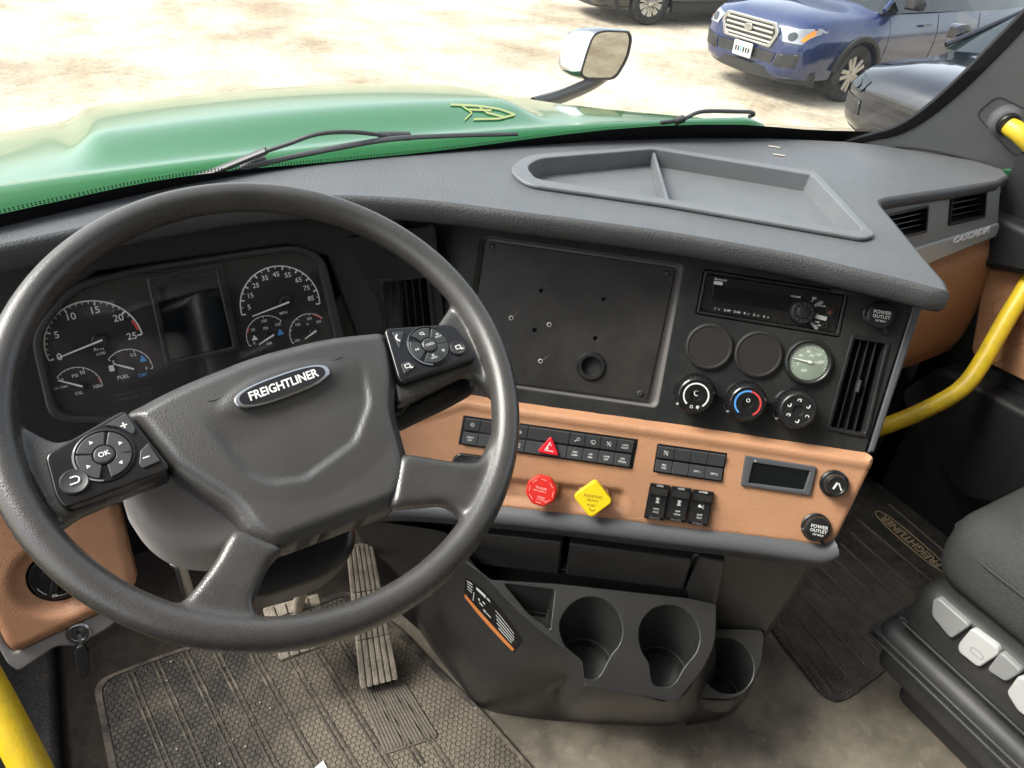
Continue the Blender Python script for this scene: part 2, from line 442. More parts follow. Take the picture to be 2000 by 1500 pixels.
def floor_mat():
    m = bpy.data.materials.new('vinyl_floor'); m.use_nodes = True; nt = m.node_tree; N = nt.nodes; L = nt.links; b = N['Principled BSDF']
    tc = N.new('ShaderNodeTexCoord')
    def noise(s, d=8, r=.6):
        n = N.new('ShaderNodeTexNoise'); n.inputs['Scale'].default_value = s; n.inputs['Detail'].default_value = d; n.inputs['Roughness'].default_value = r
        L.new(tc.outputs['Object'], n.inputs['Vector']); return n
    n1, n2, n3 = noise(6), noise(38, 9, .7), noise(500, 2)
    cr = N.new('ShaderNodeValToRGB'); e = cr.color_ramp.elements; e[0].position = .38; e[0].color = (.115, .102, .082, 1); e[1].position = .66; e[1].color = (.33, .29, .225, 1)
    L.new(n1.outputs[0], cr.inputs[0])
    c2 = N.new('ShaderNodeValToRGB'); e = c2.color_ramp.elements; e[0].position = .55; e[0].color = (0, 0, 0, 1); e[1].position = .75; e[1].color = (.42, .42, .42, 1)
    L.new(n2.outputs[0], c2.inputs[0])
    mx = N.new('ShaderNodeMix'); mx.data_type = 'RGBA'; L.new(c2.outputs[0], mx.inputs[0]); L.new(cr.outputs[0], mx.inputs[6]); mx.inputs[7].default_value = (.48, .41, .31, 1)
    L.new(mx.outputs[2], b.inputs['Base Color']); b.inputs['Roughness'].default_value = .55; b.inputs['Specular IOR Level'].default_value = .35
    bu = N.new('ShaderNodeBump'); bu.inputs['Strength'].default_value = .35; bu.inputs['Distance'].default_value = .001
    L.new(n3.outputs[0], bu.inputs['Height']); L.new(bu.outputs[0], b.inputs['Normal']); MAT['vinyl'] = m
floor_mat()
fl = part('cab_floor', frompy([(-.62, -1.2, 0), (1.62, -1.2, 0), (1.62, 1.25, 0), (-.62, 1.25, 0), (-.62, -1.2, -.05), (1.62, -1.2, -.05), (1.62, 1.25, -.05), (-.62, 1.25, -.05)],
     [(0, 1, 2, 3), (7, 6, 5, 4), (0, 4, 5, 1), (1, 5, 6, 2), (2, 6, 7, 3), (3, 7, 4, 0)]), 'vinyl'); fl['kind'] = 'structure'

# ------------------------------------------------------------------ cab shell
cab = thing('truck_cab', 'dark lined shell of the truck cab around the dashboard', 'truck cab', T(.5, .4, 0))
ci = T(-.5, -.4, 0)
def wall(a, b, c, d, t=.012):
    a, b, c, d = V(a), V(b), V(c), V(d); n = (b-a).cross(d-a).normalized()*t
    return frompy([a, b, c, d, a-n, b-n, c-n, d-n], [(0, 1, 2, 3), (7, 6, 5, 4), (0, 4, 5, 1), (1, 5, 6, 2), (2, 6, 7, 3), (3, 7, 4, 0)])
part('firewall', wall((-.62, 1.22, 0), (1.62, 1.22, 0), (1.62, 1.22, .70), (-.62, 1.22, .70)), 'door_dark', cab, ci)
mat('unseen_lining', (.46, .45, .43), .9, .3, 300, .2, .03, 10)  # pale lining of the unseen cab panels, toned to bounce fill light
part('unseen_roof', wall((-.62, .45, 1.78), (1.62, .45, 1.78), (1.62, -1.2, 1.80), (-.62, -1.2, 1.80), .03), 'unseen_lining', cab, ci)  # unseen roof, put in to cut the daylight reaching the interior
part('footwell_side', wall((1.50, 1.22, 0), (1.50, 1.22, .64), (1.50, .70, .64), (1.50, .70, 0), -.02), 'door_dark', cab, ci)
for xx, sg in ((-.615, 1), (1.60, -1)): part('unseen_side', wall((xx, -.28, .74), (xx, -1.2, .74), (xx, -1.2, 1.79), (xx, -.28, 1.79), .015*sg), 'unseen_lining', cab, ci)  # unseen upper side walls, added to hold back fill from behind
part('unseen_rear_wall', wall((-.62, -1.2, 0), (-.62, -1.2, 1.8), (1.62, -1.2, 1.8), (1.62, -1.2, 0), .02), 'unseen_lining', cab, ci)  # unseen back wall, added to reduce light on rear-facing surfaces
part('unseen_lower_side', wall((-.60, .30, 0), (-.60, -1.2, 0), (-.60, -1.2, .75), (-.60, .30, .75)), 'door_dark', cab, ci)  # unseen low wall, added along with the back wall to reduce fill
part('kick_panel', wall((-.60, 1.22, 0), (-.60, .30, 0), (-.60, .30, .62), (-.60, 1.22, .62)), 'door_dark', cab, ci)

# ------------------------------------------------------------------ dashboard
dash = thing('dashboard', 'wrap-around black and tan truck dashboard beneath the windshield', 'dashboard', T(.45, .8, .4))
di = T(-.45, -.8, -.4)
brow_px = [(-90, 494), (0, 476), (168, 441), (300, 416), (450, 393), (560, 384), (650, 381), (755, 384), (880, 395), (1000, 411), (1180, 434), (1350, 459), (1545, 494), (1650, 518), (1755, 543), (1825, 561)]
side_px = [(1846, 566), (1838, 548), (1800, 503), (1750, 442), (1716, 401), (1713, 392), (1722, 386), (1760, 380), (1860, 366), (1945, 352), (1965, 341)]
back_px = [(1955, 330), (1900, 313), (1850, 303), (1755, 287), (1650, 277), (1500, 270), (1350, 270), (1175, 275), (1000, 287), (850, 299), (700, 313), (580, 326), (469, 341), (360, 361), (262, 381), (120, 414), (0, 444), (-90, 464)]
brow = smoothpath([dtop(*p) for p in brow_px], 5)+[dtop(*p) for p in side_px]
tray_out = rnd(DT.loop([(990, 338), (1030, 309), (1275, 292), (1592, 342), (1708, 466), (1684, 474), (1300, 407), (1028, 368)]), [.03, .03, .02, .012, .010, .010, .02, .02])
tray_in = rnd(DT.loop([(1027, 333), (1052, 317), (1275, 298), (1584, 349), (1682, 456), (1660, 458), (1300, 396), (1046, 357)]), [.02, .02, .01, .006, .006, .008, .01, .012])
tray_hole = rnd(DT.loop([(1012, 336), (1042, 313), (1275, 295), (1588, 346), (1694, 461), (1672, 465), (1300, 401), (1038, 362)]), .012)
def nrm2(path):
    out = []
    for i in range(len(path)):
        t = path[min(i+1, len(path)-1)]-path[max(i-1, 0)]; out.append(V((t.y, -t.x, 0)).normalized())
    return out
bn = nrm2(brow)
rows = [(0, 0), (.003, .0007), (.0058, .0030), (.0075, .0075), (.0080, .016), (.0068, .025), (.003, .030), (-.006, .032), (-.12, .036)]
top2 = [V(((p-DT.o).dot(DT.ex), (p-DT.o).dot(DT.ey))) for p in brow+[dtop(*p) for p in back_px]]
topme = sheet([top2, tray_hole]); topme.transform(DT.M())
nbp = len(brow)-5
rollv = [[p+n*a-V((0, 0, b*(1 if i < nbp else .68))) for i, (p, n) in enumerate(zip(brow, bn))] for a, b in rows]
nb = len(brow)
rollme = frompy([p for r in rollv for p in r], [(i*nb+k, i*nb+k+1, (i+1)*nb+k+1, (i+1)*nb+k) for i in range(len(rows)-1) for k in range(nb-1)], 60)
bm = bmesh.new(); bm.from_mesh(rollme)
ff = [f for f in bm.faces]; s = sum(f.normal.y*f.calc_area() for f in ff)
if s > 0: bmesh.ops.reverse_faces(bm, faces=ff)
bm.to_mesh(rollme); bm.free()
bkp = [dtop(*p) for p in back_px]
backme = frompy(bkp+[p-V((0, 0, .03)) for p in bkp], [(k, k+1, len(bkp)+k+1, len(bkp)+k) for k in range(len(bkp)-1)])
bm = bmesh.new()
for m in (topme, backme): bm.from_mesh(m)
bmesh.ops.remove_doubles(bm, verts=bm.verts, dist=2e-5)
tp = wnorm(frombm(bm, 30))
part('top_pad', tp, 'dash_top', dash, di)
part('pad_edge_shaded', rollme, 'pad_edge_shaded', dash, di)
# tray let into the top
mat('tray', (.115, .120, .127), .42, .3, 500, .45, .08, 6, dust=.12, dustcol=(.2, .2, .19))
tr = part('storage_tray', plate([tray_out, tray_in], .006, .0025, 3), 'tray', dash, di @ DT.M(0, 0, .0005))
def ringwall(loop, z0, z1, cap=True, shrink=1.):
    c = sum(loop, V((0, 0)))/len(loop)
    lo = [c+(p-c)*shrink for p in loop]
    v = [(p.x, p.y, z0) for p in loop]+[(p.x, p.y, z1) for p in lo]; n = len(loop)
    f = [(k, (k+1) % n, n+(k+1) % n, n+k) for k in range(n)]
    if cap: f.append(tuple(range(n, 2*n)))
    return frompy(v, f, 30)
tw = ringwall(tray_in, .003, -.022, True, .985)
bm = bmesh.new(); bm.from_mesh(tw); bmesh.ops.reverse_faces(bm, faces=bm.faces); bm.to_mesh(tw); bm.free()
part('tray_well', tw, 'tray', tr, I4)
a, b = DT.uv(1277, 299), DT.uv(1304, 392)
m_ = (a+b)/2; dd = b-a
part('divider', moved(box(dd.length, .005, .0225, .001), T(m_.x, m_.y, -.022) @ RZ(math.atan2(dd.y, dd.x))), 'tray', tr, I4)
tex = []
for i in range(9):
    y = 398+i*7
    tex.append((text(random.choice(['DO NOT STAND OR SIT', 'MAXIMUM LOAD ON TRAY', 'KEEP AREA CLEAR', 'REMOVE ITEMS BEFORE']), .0036, 0, 0), T(*(DT.uv(1555+i*6, y)), 0) @ RZ(R_(-38))))
mat('tray_print', (.035, .037, .040), .6)
part('moulded_lettering', join(tex), 'tray_print', tr, T(0, 0, -.0212))

# black centre panel with openings
radio_c = V((0, 0))
plate_open = rnd(S.loop([(940, 458), (1336, 515), (1284, 797), (900, 742)]), .010, 5)
radio_open = rrect(.192, .062, .003)
vent_open = rnd(S.loop([(1666, 655), (1737, 667), (1692, 853), (1615, 838)]), .004)
pan = rnd(S.loop([(846, 398), (1300, 462), (1560, 496), (1800, 540), (1690, 884), (1010, 788), (890, 772), (868, 640)]), .003)
part('centre_panel', plate([pan, plate_open, radio_open, vent_open], .010, .0018), 'panel_black', dash, di @ S.M(0, 0, -.010))
po2 = rnd(S.loop([(944, 463), (1330, 519), (1278, 792), (904, 738)], 0), .009, 5)
rw = ringwall(plate_open, -.001, -.016, True, .97); mat('recess_sheen', (.14, .13, .125), .30)  # paler grey on the recess wall stands in for its glossy sheen
part('panel_recess', rw, 'recess_sheen', dash, di @ S.M())
part('panel_border', plate([rnd(S.loop([(1796, 556), (1816, 560), (1708, 884), (1694, 885)], -.002), .002)], .012, .003), 'trim_grey', dash, di @ S.M(0, 0, -.014), label='grey strip down the edge of the centre panel')
part('radio_slot', plate([rrect(.205, .075, .002)], .002, 0), 'deep_black', dash, di @ S.M(0, 0, -.0135))
part('surround_panel', plate([rnd(K.loop([(780, 395), (846, 400), (868, 640), (890, 775), (700, 790), (640, 640)]), .003)], .01, .001), 'panel_black', dash, di @ K.M(0, 0, -.035))

# tan fascia: a gently rolled sheet with a shallow pocket for the brake valves
tan_px = [(760, 862), (800, 800), (905, 768), (1010, 785), (1350, 832), (1690, 884), (1706, 892), (1702, 912), (1634, 1052), (1612, 1068), (1300, 1030), (960, 991), (800, 978), (690, 985)]
tan = rnd(S.loop(tan_px, .012), [.01, .01, .02, .01, 0, .004, .008, .006, .014, .012, .02, .02, .02, .01])
pocket = rnd(S.loop([(960, 932), (1225, 958), (1222, 1006), (945, 978)], .012), .014)
bank1 = S.loop([(905, 811), (1247, 858), (1236, 916), (895, 868)], .012)
bank2 = S.loop([(1284, 866), (1421, 885), (1410, 942), (1275, 922)], .012)
disp_o = S.loop([(1455, 889), (1594, 911), (1581, 967), (1446, 947)], .012)
topedge = S.loop([(800, 800), (905, 768), (1010, 785), (1350, 832), (1690, 884)], .012)
def tan_h(u, v):
    p = V((u, v)); d = 1e9
    for a, b in zip(topedge, topedge[1:]):
        ab = b-a; t = max(0, min(1, (p-a).dot(ab)/ab.length_squared)); d = min(d, (p-a-ab*t).length)
    h = -.012*(1-sstep(0, .012, d))+.003*sstep(.004, .012, d)*(1-sstep(.016, .026, d))
    h -= .008*sstep(-.004, .010, pdist(p, pocket))
    e = pdist(p, tan); h -= .003*(1-sstep(0, .004, e))
    return h
tanme = field(tan, .0036, tan_h, [bank1, bank2, disp_o], .014)
part('tan_fascia', tanme, 'tan', dash, di @ S.M(0, 0, .012))

# grey bullnose under the fascia
bp = smoothpath([S.P(*S.uv(*p, .012), .012) for p in [(640, 990), (700, 984), (800, 979), (960, 992), (1130, 1010), (1300, 1031), (1460, 1049), (1600, 1068)]], 4)
bp += [S.P(*S.uv(*p, .012), .012) for p in [(1618, 1066), (1630, 1058)]]
nn = nrm2(bp)
rows2 = [(-.004, -.003), (.005, .000), (.012, .004), (.0155, .010), (.0155, .015), (.012, .020), (.004, .038), (-.002, .041), (-.07, .044)]
nb = len(bp); vv = [p+n*a-V((0, 0, b)) for a, b in rows2 for p, n in zip(bp, nn)]
me = frompy(vv, [(i*nb+k, i*nb+k+1, (i+1)*nb+k+1, (i+1)*nb+k) for i in range(len(rows2)-1) for k in range(nb-1)], 60)
part('lower_trim', me, 'trim_grey', dash, di)

# backing behind the cluster
part('cluster_backing', plate([K.loop([(-120, 430), (860, 380), (900, 800), (800, 1010), (300, 1010), (240, 985), (-120, 1010)], -.06)], .01), 'satin_black', dash, di @ K.M(0, 0, -.07))
part('cluster_hood', plate([K.loop([(-120, 500), (190, 462), (560, 418), (700, 410), (790, 420), (790, 640), (700, 660), (640, 500), (560, 478), (190, 530), (60, 620), (-120, 640)], -.02)], .012, .003), 'dash_side', dash, di @ K.M(0, 0, -.032))

# passenger side: vent board, metal strip, tan glove box front (turned square to the cab)
PF = Frame(dtop(1800, 380)+V((0, .016, 0)), (1, 0, 0), (0, .10, 1))
vent_a = rnd(PF.loop([(1728, 425), (1812, 402), (1806, 455), (1770, 462)]), .003)
vent_b = rnd(PF.loop([(1856, 384), (1925, 371), (1922, 424), (1852, 440)]), .003)
part('vent_board', plate([rnd(PF.loop([(1715, 407), (1830, 386), (1954, 364), (1949, 438), (1790, 486), (1700, 500)]), .002), vent_a, vent_b], .008, .001), 'vent_board', dash, di @ PF.M(0, 0, -.008), label='grey board with two air vents ahead of the passenger')
part('metal_strip', plate([rnd(PF.loop([(1720, 508), (1790, 483), (1948, 435), (1953, 456), (1812, 514), (1740, 545)]), .003)], .010, .003, 3), 'silver_trim', dash, di @ PF.M(0, 0, -.006))
gb = rnd(PF.loop([(1740, 540), (1812, 512), (1954, 456), (1945, 560), (1926, 620), (1886, 690), (1760, 740), (1690, 760)]), [.004, .004, .004, .03, .04, .03, .01, .01])
part('glove_box_front', field(gb, .012, lambda u, v: .010*sstep(0, .04, pdist((u, v), gb))-.012*((v+.15)/.2)**2, (), .05), 'tan', dash, di @ PF.M(0, 0, -.006))
part('glove_box_underside', plate([PF.loop([(1690, 720), (1900, 670), (1945, 560), (1990, 560), (1990, 900), (1690, 900)])], .01), 'door_dark', dash, di @ PF.M(0, 0, -.16))
lt = text('CASCADIA', .018, .02, .0022, .25, sx=1.2)
mat('letter_white', (.92, .92, .92), .3)
part('maker_lettering', lt, 'letter_white', dash, di @ PF.at(1896, 459, .0044, R_(3)), label='raised bright capital letters on the metal strip')
mat('tape', (.42, .38, .30), .7)
for i, (x, y, w) in enumerate(((1512, 288, 30), (1521, 304, 34))):
    p = DT.uv(x, y)
    single('adhesive_strip', box(.021, .0055, .0012, .0003), 'tape', ['short pale strip on the dash top nearer the windshield', 'short pale strip on the dash top nearer the tray'][i], 'strip', DT.M(p.x, p.y, .0006, R_(-36)), 'pale strips on the dash top')

mat('carpet', (.034, .029, .025), .95, .6, 350, .1, .25, 60, dust=.25, dustcol=(.12, .10, .08), dscale=25, gtype='NOISE')
co_ = onz(200, 1250, 0)
cl_ = [V((onz(*p, .003).x-co_.x, onz(*p, .003).y-co_.y)) for p in [(60, 1270), (250, 1050), (700, 1060), (830, 1190), (700, 1170), (520, 1235), (330, 1298), (200, 1350), (235, 1660), (60, 1660)]]
single('floor_carpet', plate([rnd(cl_, .01)], .003, .001), 'carpet', 'dark brown carpet strip along the edge of the driver mat', 'carpet', T(co_.x, co_.y, .0005))
# ------------------------------------------------------------------ blanking plate in the centre panel
PO = -.012
bp_t = thing('blanking_plate', 'black blank metal plate with drilled holes in the centre panel', 'plate', S.at(1115, 625, PO))
bi = S.at(1115, 625, PO).inverted()
pl = rnd(S.loop([(950, 470), (1320, 523), (1263, 783), (914, 736)], PO), .006, 4)
pl = [p-S.uv(1115, 625, PO) for p in pl]
def sl(px, py, off=PO): return S.uv(px, py, off)-S.uv(1115, 625, PO)
holes = [(1058, 568, 4.2), (1179, 585, 4.2), (1045, 645, 4.4), (1163, 661, 4.2), (1073, 634, 2.6), (999, 621, 2.6), (1056, 705, 2.6), (985, 690, 2.6)]
KP = .00072
part('plate_face', plate([pl]+[circ(r*KP, 14, *sl(x, y)) for x, y, r in holes]+[circ(.0135, 28, *sl(1155, 715))], .003, .0008), 'plate_black', bp_t, I4)
part('void', plate([rrect(.20, .15, .002)], .001), 'deep_black', bp_t, T(.01, -.005, -.0035))
mat('burr', (.32, .31, .30), .45)
for x, y, r in holes[4:]:
    p = sl(x, y); part('burr', lathe([(r*KP, .003), (r*KP*1.1, .0038), (r*KP*1.9, .0031)], 14), 'burr', bp_t, T(p.x, p.y, 0))
p = sl(1155, 715)
part('grommet', lathe([(.0130, -.002), (.0130, .0055), (.0145, .0072), (.0185, .0072), (.0205, .0055), (.0215, .0030)], 40), 'satin_black', bp_t, T(p.x, p.y, 0))
scr = join([(lathe([(0, .0048), (.0012, .0048), (.0014, .0056), (.0028, .0056), (.0042, .0044), (.0048, .003)], 18), None)])
for x, y in ((962, 482), (1301, 535), (1250, 768), (928, 725)):
    p = sl(x, y); part('screw', scr, 'key_grey', bp_t, T(p.x, p.y, 0))
mat('scratch', (.14, .115, .085), .6)
for x0, y0, x1, y1 in ((1001, 622, 1021, 595), (986, 686, 998, 668), (1062, 702, 1080, 688)):
    a, b = sl(x0, y0), sl(x1, y1); d = b-a
    part('scratch', moved(sheet([[V((0, -.0005)), V((1, 0)), V((0, .0005))]]), Matrix.Diagonal((d.length, 1, 1, 1))), 'scratch', bp_t, T(a.x, a.y, .0034) @ RZ(math.atan2(d.y, d.x)))

# ------------------------------------------------------------------ radio
RM = S.M(0, 0, -.004)
ra = thing('radio', 'single slot car radio with black display and round dial', 'radio', RM)
part('sleeve', plate([rrect(.190, .060, .0025), rrect(.182, .052, .002)], .008, .001), 'satin_black', ra, T(0, 0, -.002))
part('faceplate', plate([rrect(.181, .051, .002)], .006, .0012), 'gloss_black', ra, T(0, 0, -.004))
part('display', plate([rrect(.104, .020, .001)], .0012, .0003), 'glass_black', ra, T(-.027, .002, .0018))
kn = thing  # alias kept short
dial = part('dial', lathe([(.0165, 0), (.0165, .004), (.0150, .008), (.0140, .0085), (.0085, .0080), (.0080, .0100), (.0070, .0105), (0, .0105)], 36), 'satin_black', ra, T(.042, -.006, .002))
for k in range(12):
    a = 2*math.pi*k/12; part('rib', box(.0045, .0010, .0012, .0003), 'key_grey', dial, T(.0112*math.cos(a), .0112*math.sin(a), .0082) @ RZ(a))
for k in range(6):
    b_ = part('button', box(.0115, .0055, .0012, .0004), 'satin_black', ra, T(-.068+k*.0132, -.0195, .0018))
    part('numeral', text('%d' % (k+1), .0042, .01, 0), 'print_white', b_, T(-.0035, 0, .0013)); part('mark', text(['\u25b6', 'RPT', 'SHF', '\u25c0', '\u25b6\u25b6', 'II'][k] if k in (1, 2) else 'o', .0030, .01, 0), 'print_white', b_, T(.0018, 0, .0013))
for nm, s_, x, y, sz in (('print', 'Bluetooth', -.0715, .0205, .0042), ('print', 'Sirius', -.074, .0105, .0032)):
    part(nm, text(s_, sz, .012, 0), 'print_white', ra, T(x, y, .0023))
part('source_badge', plate([rrect(.012, .0045, .0006)], .0002), 'print_white', ra, T(-.074, .0155, .0021))
for a, l, w, m in ((38, .012, .004, 'button_grey'), (8, .006, .003, 'satin_black'), (-6, .0155, .0058, 'button_white'), (-38, .0125, .004, 'button_grey'), (60, .006, .002, 'button_grey')):
    r = .018+l/2; part('mode_button', box(l, w, .0014, .0005), m, ra, T(.042+r*math.cos(R_(a)), -.006+r*math.sin(R_(a)), .0018) @ RZ(R_(a)))
for s_, x, y in (('VOLUME', .030, .0135), ('SRC', .054, .0155), ('BAND', .066, .0068), ('DISP', .064, -.0155), ('AM', .067, -.0195)):
    part('print', text(s_, .0034, .01, 0), 'print_white', ra, T(x, y, .0023))
part('usb_cover', box(.010, .0145, .0018, .0008), 'satin_black', ra, T(.0775, .001, .0016))
part('socket', lathe([(.0022, .0006), (.0022, .0014), (.0036, .0014), (.0038, 0)], 18), 'deep_black', ra, T(.0745, -.0185, .0018))
mat('usb_orange', (.30, .08, .03), .6)
part('usb_mark', text('\u00b5', .008, .02, 0), 'usb_orange', ra, T(.0775, .001, .0036))
for x, y in ((-.0865, .017), (-.0865, -.0195), (.0865, .017), (.0855, -.0185)):
    part('fixing_hole', cyl(.0014, .0004, .0001, 12), 'deep_black', ra, T(x, y, .0020))

# ------------------------------------------------------------------ round covers and air gauge
capme = lathe([(.0325, -.001), (.0325, .002), (.0318, .0042), (.0295, .0052), (.0275, .0050), (.0268, .0046), (0, .0046)], 56, 25)
for i, (x, y) in enumerate(((1385, 677), (1481, 692))):
    t = thing('gauge_blank', ['round dark blank cover next to the drilled plate', 'round dark blank cover between its twin and the air gauge'][i], 'cover', S.at(x, y, .001), 'blank gauge covers')
    part('cover_disc', capme, 'cluster_face', t)
ag = thing('air_gauge', 'round green faced gauge with a pale needle', 'gauge', S.at(1577, 706, .001))
part('bezel', lathe([(.0315, -.001), (.0315, .004), (.0305, .0085), (.0280, .0095), (.0265, .0085), (.0250, .0045)], 56, 25), 'satin_black', ag)
dg = part('dial', cyl(.0252, .004, .0002, 48), 'gauge_green', ag)
tk = []
for k in range(25):
    a = R_(200-k*220/24-0); l = .003 if k % 4 else .0048
    tk.append((plate([[V((.0195, -.00025)), V((.0195+l, -.00025)), V((.0195+l, .00025)), V((.0195, .00025))]], .0001), T(.002, -.001, .0041) @ RZ(a)))
for s_, a in (('0', 196), ('40', 150), ('80', 105), ('120', 55), ('160', 15)): tk.append((text(s_, .0052, .01, 0), T(.002+.0152*math.cos(R_(a)), -.001+.0152*math.sin(R_(a)), .0042)))
tk += [(text('PSI', .0048, .012, 0), T(.003, .0085, .0042)), (text('AIR', .0052, .012, 0), T(-.003, -.0125, .0042)), (text('USER', .004, .01, 0), T(.013, .001, .0042))]
part('scale_print', join(tk), 'print_white', dg)
part('needle', join([(plate([[V((-.022, .0014)), V((-.022, .0006)), V((.005, -.0012)), V((.005, .0012))]], .0006), T(0, 0, .0058)), (cyl(.0022, .002, .0004, 16), T(.002, 0, .0042))]), 'print_white', ag, RZ(R_(-2)))
mat('clear_lens', (1, 1, 1), .02)
_m = MAT['clear_lens']; _n = _m.node_tree.nodes; _l = _m.node_tree.links; _n.remove(_n['Principled BSDF'])
_t = _n.new('ShaderNodeBsdfTransparent'); _g = _n.new('ShaderNodeBsdfGlossy'); _g.inputs['Roughness'].default_value = .05; _x = _n.new('ShaderNodeMixShader'); _x.inputs[0].default_value = .018
_l.new(_t.outputs[0], _x.inputs[1]); _l.new(_g.outputs[0], _x.inputs[2]); _l.new(_x.outputs[0], _n['Material Output'].inputs[0])
part('lens', cyl(.0262, .0006, .0001, 40), 'clear_lens', ag, T(0, 0, .0078))

# ------------------------------------------------------------------ climate knobs
def gear(r, h, n, dr):
    prof = []
    for k in range(n*4):
        a = 2*math.pi*k/(n*4); prof.append(V(((r-(dr if k % 4 >= 2 else 0))*math.cos(a), (r-(dr if k % 4 >= 2 else 0))*math.sin(a))))
    return plate([prof], h, .0006, 1)
kinfo = [((1356, 768), 'fan speed knob with a white ring beside the drilled plate', 0), ((1454, 783), 'temperature knob with a blue and red ring', 1), ((1550, 797), 'air direction knob with white outlet symbols', 2)]
for (x, y), lab, kd in kinfo:
    t = thing('climate_knob', 'black ribbed '+lab, 'knob', S.at(x, y, 0), 'climate knobs')
    part('collar', lathe([(.0290, -.001), (.0290, .002), (.0275, .0035), (.0255, .0035)], 48, 25), 'gloss_black', t)
    part('grip', join([(gear(.0258, .024, 26, .0013), None)]), 'satin_black', t, T(0, 0, .001))
    f_ = part('knob_face', lathe([(.0252, .018), (.0235, .0225), (.0220, .0235), (.0190, .0235), (.0185, .0228), (.0075, .0228), (.0060, .0205), (0, .0200)], 48, 25), 'gloss_black' if kd < 2 else 'satin_black', t, T(0, 0, .006))
    if kd == 0:
        part('ring', plate([arcpoly(.0155, .0175, -50, 232, 40)], .0004), 'print_white', f_, T(0, 0, .0229))
        part('symbol', join([(plate([arcpoly(.0014, .0022, 0, 350, 16)], .0003), T(-.0035, -.0160, .0229)), (text('*', .011, .02, 0), T(.0050, -.0175, .0230)), (plate([arcpoly(.0028, .0040, 60, 300, 16)], .0003), T(.0005, .0032, .0212))]), 'print_white', f_)
    elif kd == 1:
        part('cold_ring', plate([arcpoly(.0155, .0178, 84, 236, 30)], .0004), 'print_blue', f_, T(0, 0, .0229))
        part('hot_ring', plate([arcpoly(.0155, .0178, -56, 84, 30)], .0004), 'print_red', f_, T(0, 0, .0229))
        part('symbol', plate([arcpoly(.0018, .0027, 0, 350, 16)], .0003), 'print_white', f_, T(0, .0042, .0216))
    else:
        it = []
        for k in range(6):
            a = R_(95-k*60); px_, py_ = .0138*math.cos(a), .0138*math.sin(a)
            it.append((plate([arcpoly(.0017, .0026, 180 if k % 2 else -20, 400 if k % 2 else 200, 12)], .0003), T(px_, py_, .0229)))
            if k != 2: it.append((plate([[V((-.0007, -.0035)), V((.0005, -.0035)), V((.0014, .0002)), V((.0004, .0006))]], .0003), T(px_+.0012, py_+.0022, .0229)))
        part('symbol', join(it), 'print_white', f_)
    p = RZ(R_(-138)) @ V((.0268, 0, .0045)); part('pointer_dot', cyl(.0018, .0010, .0002, 14), 'print_white', t, T(p.x, p.y, p.z-.002))
cb = box(.016, .0030, .003, .0006)
for x, y, w in ((1410, 779, 0), (1506, 793, 1)):
    t = thing('knob_link', ['short twin bar between the fan knob and the temperature knob', 'short twin bar between the temperature knob and the air direction knob'][w], 'bar', S.at(x, y, 0), 'bars linking the climate knobs')
    for s_ in (-1, 1): part('bar', cb, 'gloss_black', t, T(0, s_*.0030, -.0005))

# ------------------------------------------------------------------ upright louvre vents
def louvre(name, label, F, loop_px, off, nsl, depth=.016, tab=True, fm='satin_black', horiz=False, inset=2.2, group='dashboard air vents', slat_px=None):
    c = sum((V(p) for p in loop_px), V((0, 0)))/len(loop_px)
    M = F.at(c.x, c.y, off); o = F.uv(c.x, c.y, off)
    lp = [p-o for p in F.loop(loop_px, off)]
    t = thing(name, label, 'air vent', M, group)
    g0 = sum(lp, V((0, 0)))/len(lp)
    def sc(k): 
        out = []
        for i, p in enumerate(lp):
            d1 = (lp[i-1]-p).normalized(); d2 = (lp[(i+1) % 4]-p).normalized(); out.append(p+(d1+d2)*k)
        return out
    part('frame', plate([rnd(sc(-.0012), .004), rnd(sc(.0042), .003)], .006, .0016, 2), fm, t, T(0, 0, -.003))
    part('well', ringwall(rnd(sc(.0040), .003), .001, -.035), 'deep_black', t)
    a, b, c_, d = sc(.0042)
    for k in range(nsl):
        w = (k+1)/(nsl+1)
        if horiz: s_, e = a.lerp(d, w), b.lerp(c_, w)
        else: s_, e = a.lerp(b, w), d.lerp(c_, w)
        dr = e-s_; m_ = (s_+e)/2
        part('slat', plate([rrect(dr.length, depth, .0006, 1)], .0016, .0004), 'satin_black', t, T(m_.x, m_.y, -.004) @ RZ(math.atan2(dr.y, dr.x)) @ Matrix.Rotation(R_(90 if not horiz else 62), 4, 'X') @ T(0, -depth/2, -.0008))
    if tab:
        m_ = (a+b+c_+d)/4; dr = (d-a)
        part('tab', box(.017, .0035, .010, .001), 'key_grey', t, T(m_.x, m_.y, -.006) @ RZ(math.atan2(dr.y, dr.x)))
    return t
louvre('air_vent', 'tall narrow vent at the edge of the centre panel', S, [(1664, 655), (1737, 667), (1692, 853), (1614, 838)], 0, 3)
KV = Frame(K.P(*K.uv(785, 592, -.01), -.01), SX.lerp(V((1, 0, 0)), .55).normalized(), (0, .25, 1))
louvre('air_vent', 'tall narrow vent behind the steering wheel rim', KV, [(742, 546), (838, 536), (850, 650), (752, 650)], 0, 5, tab=False)
part('vent_surround', plate([rnd(KV.loop([(640, 470), (850, 440), (880, 760), (690, 760)]), .004), rnd(KV.loop([(742, 546), (838, 536), (850, 650), (752, 650)]), .004)], .008, .001), 'satin_black', dash, di @ KV.M(0, 0, -.008))
def vanes(lab, px):
    t = louvre('air_vent', lab, PF, px, 0, 3, .012, False, 'satin_black', True)
    return t
vanes('small square vent half hidden by the dash pad', [(1728, 420), (1812, 401), (1808, 453), (1735, 470)])
vanes('small square vent above the bright lettering', [(1857, 384), (1926, 371), (1922, 424), (1852, 440)])

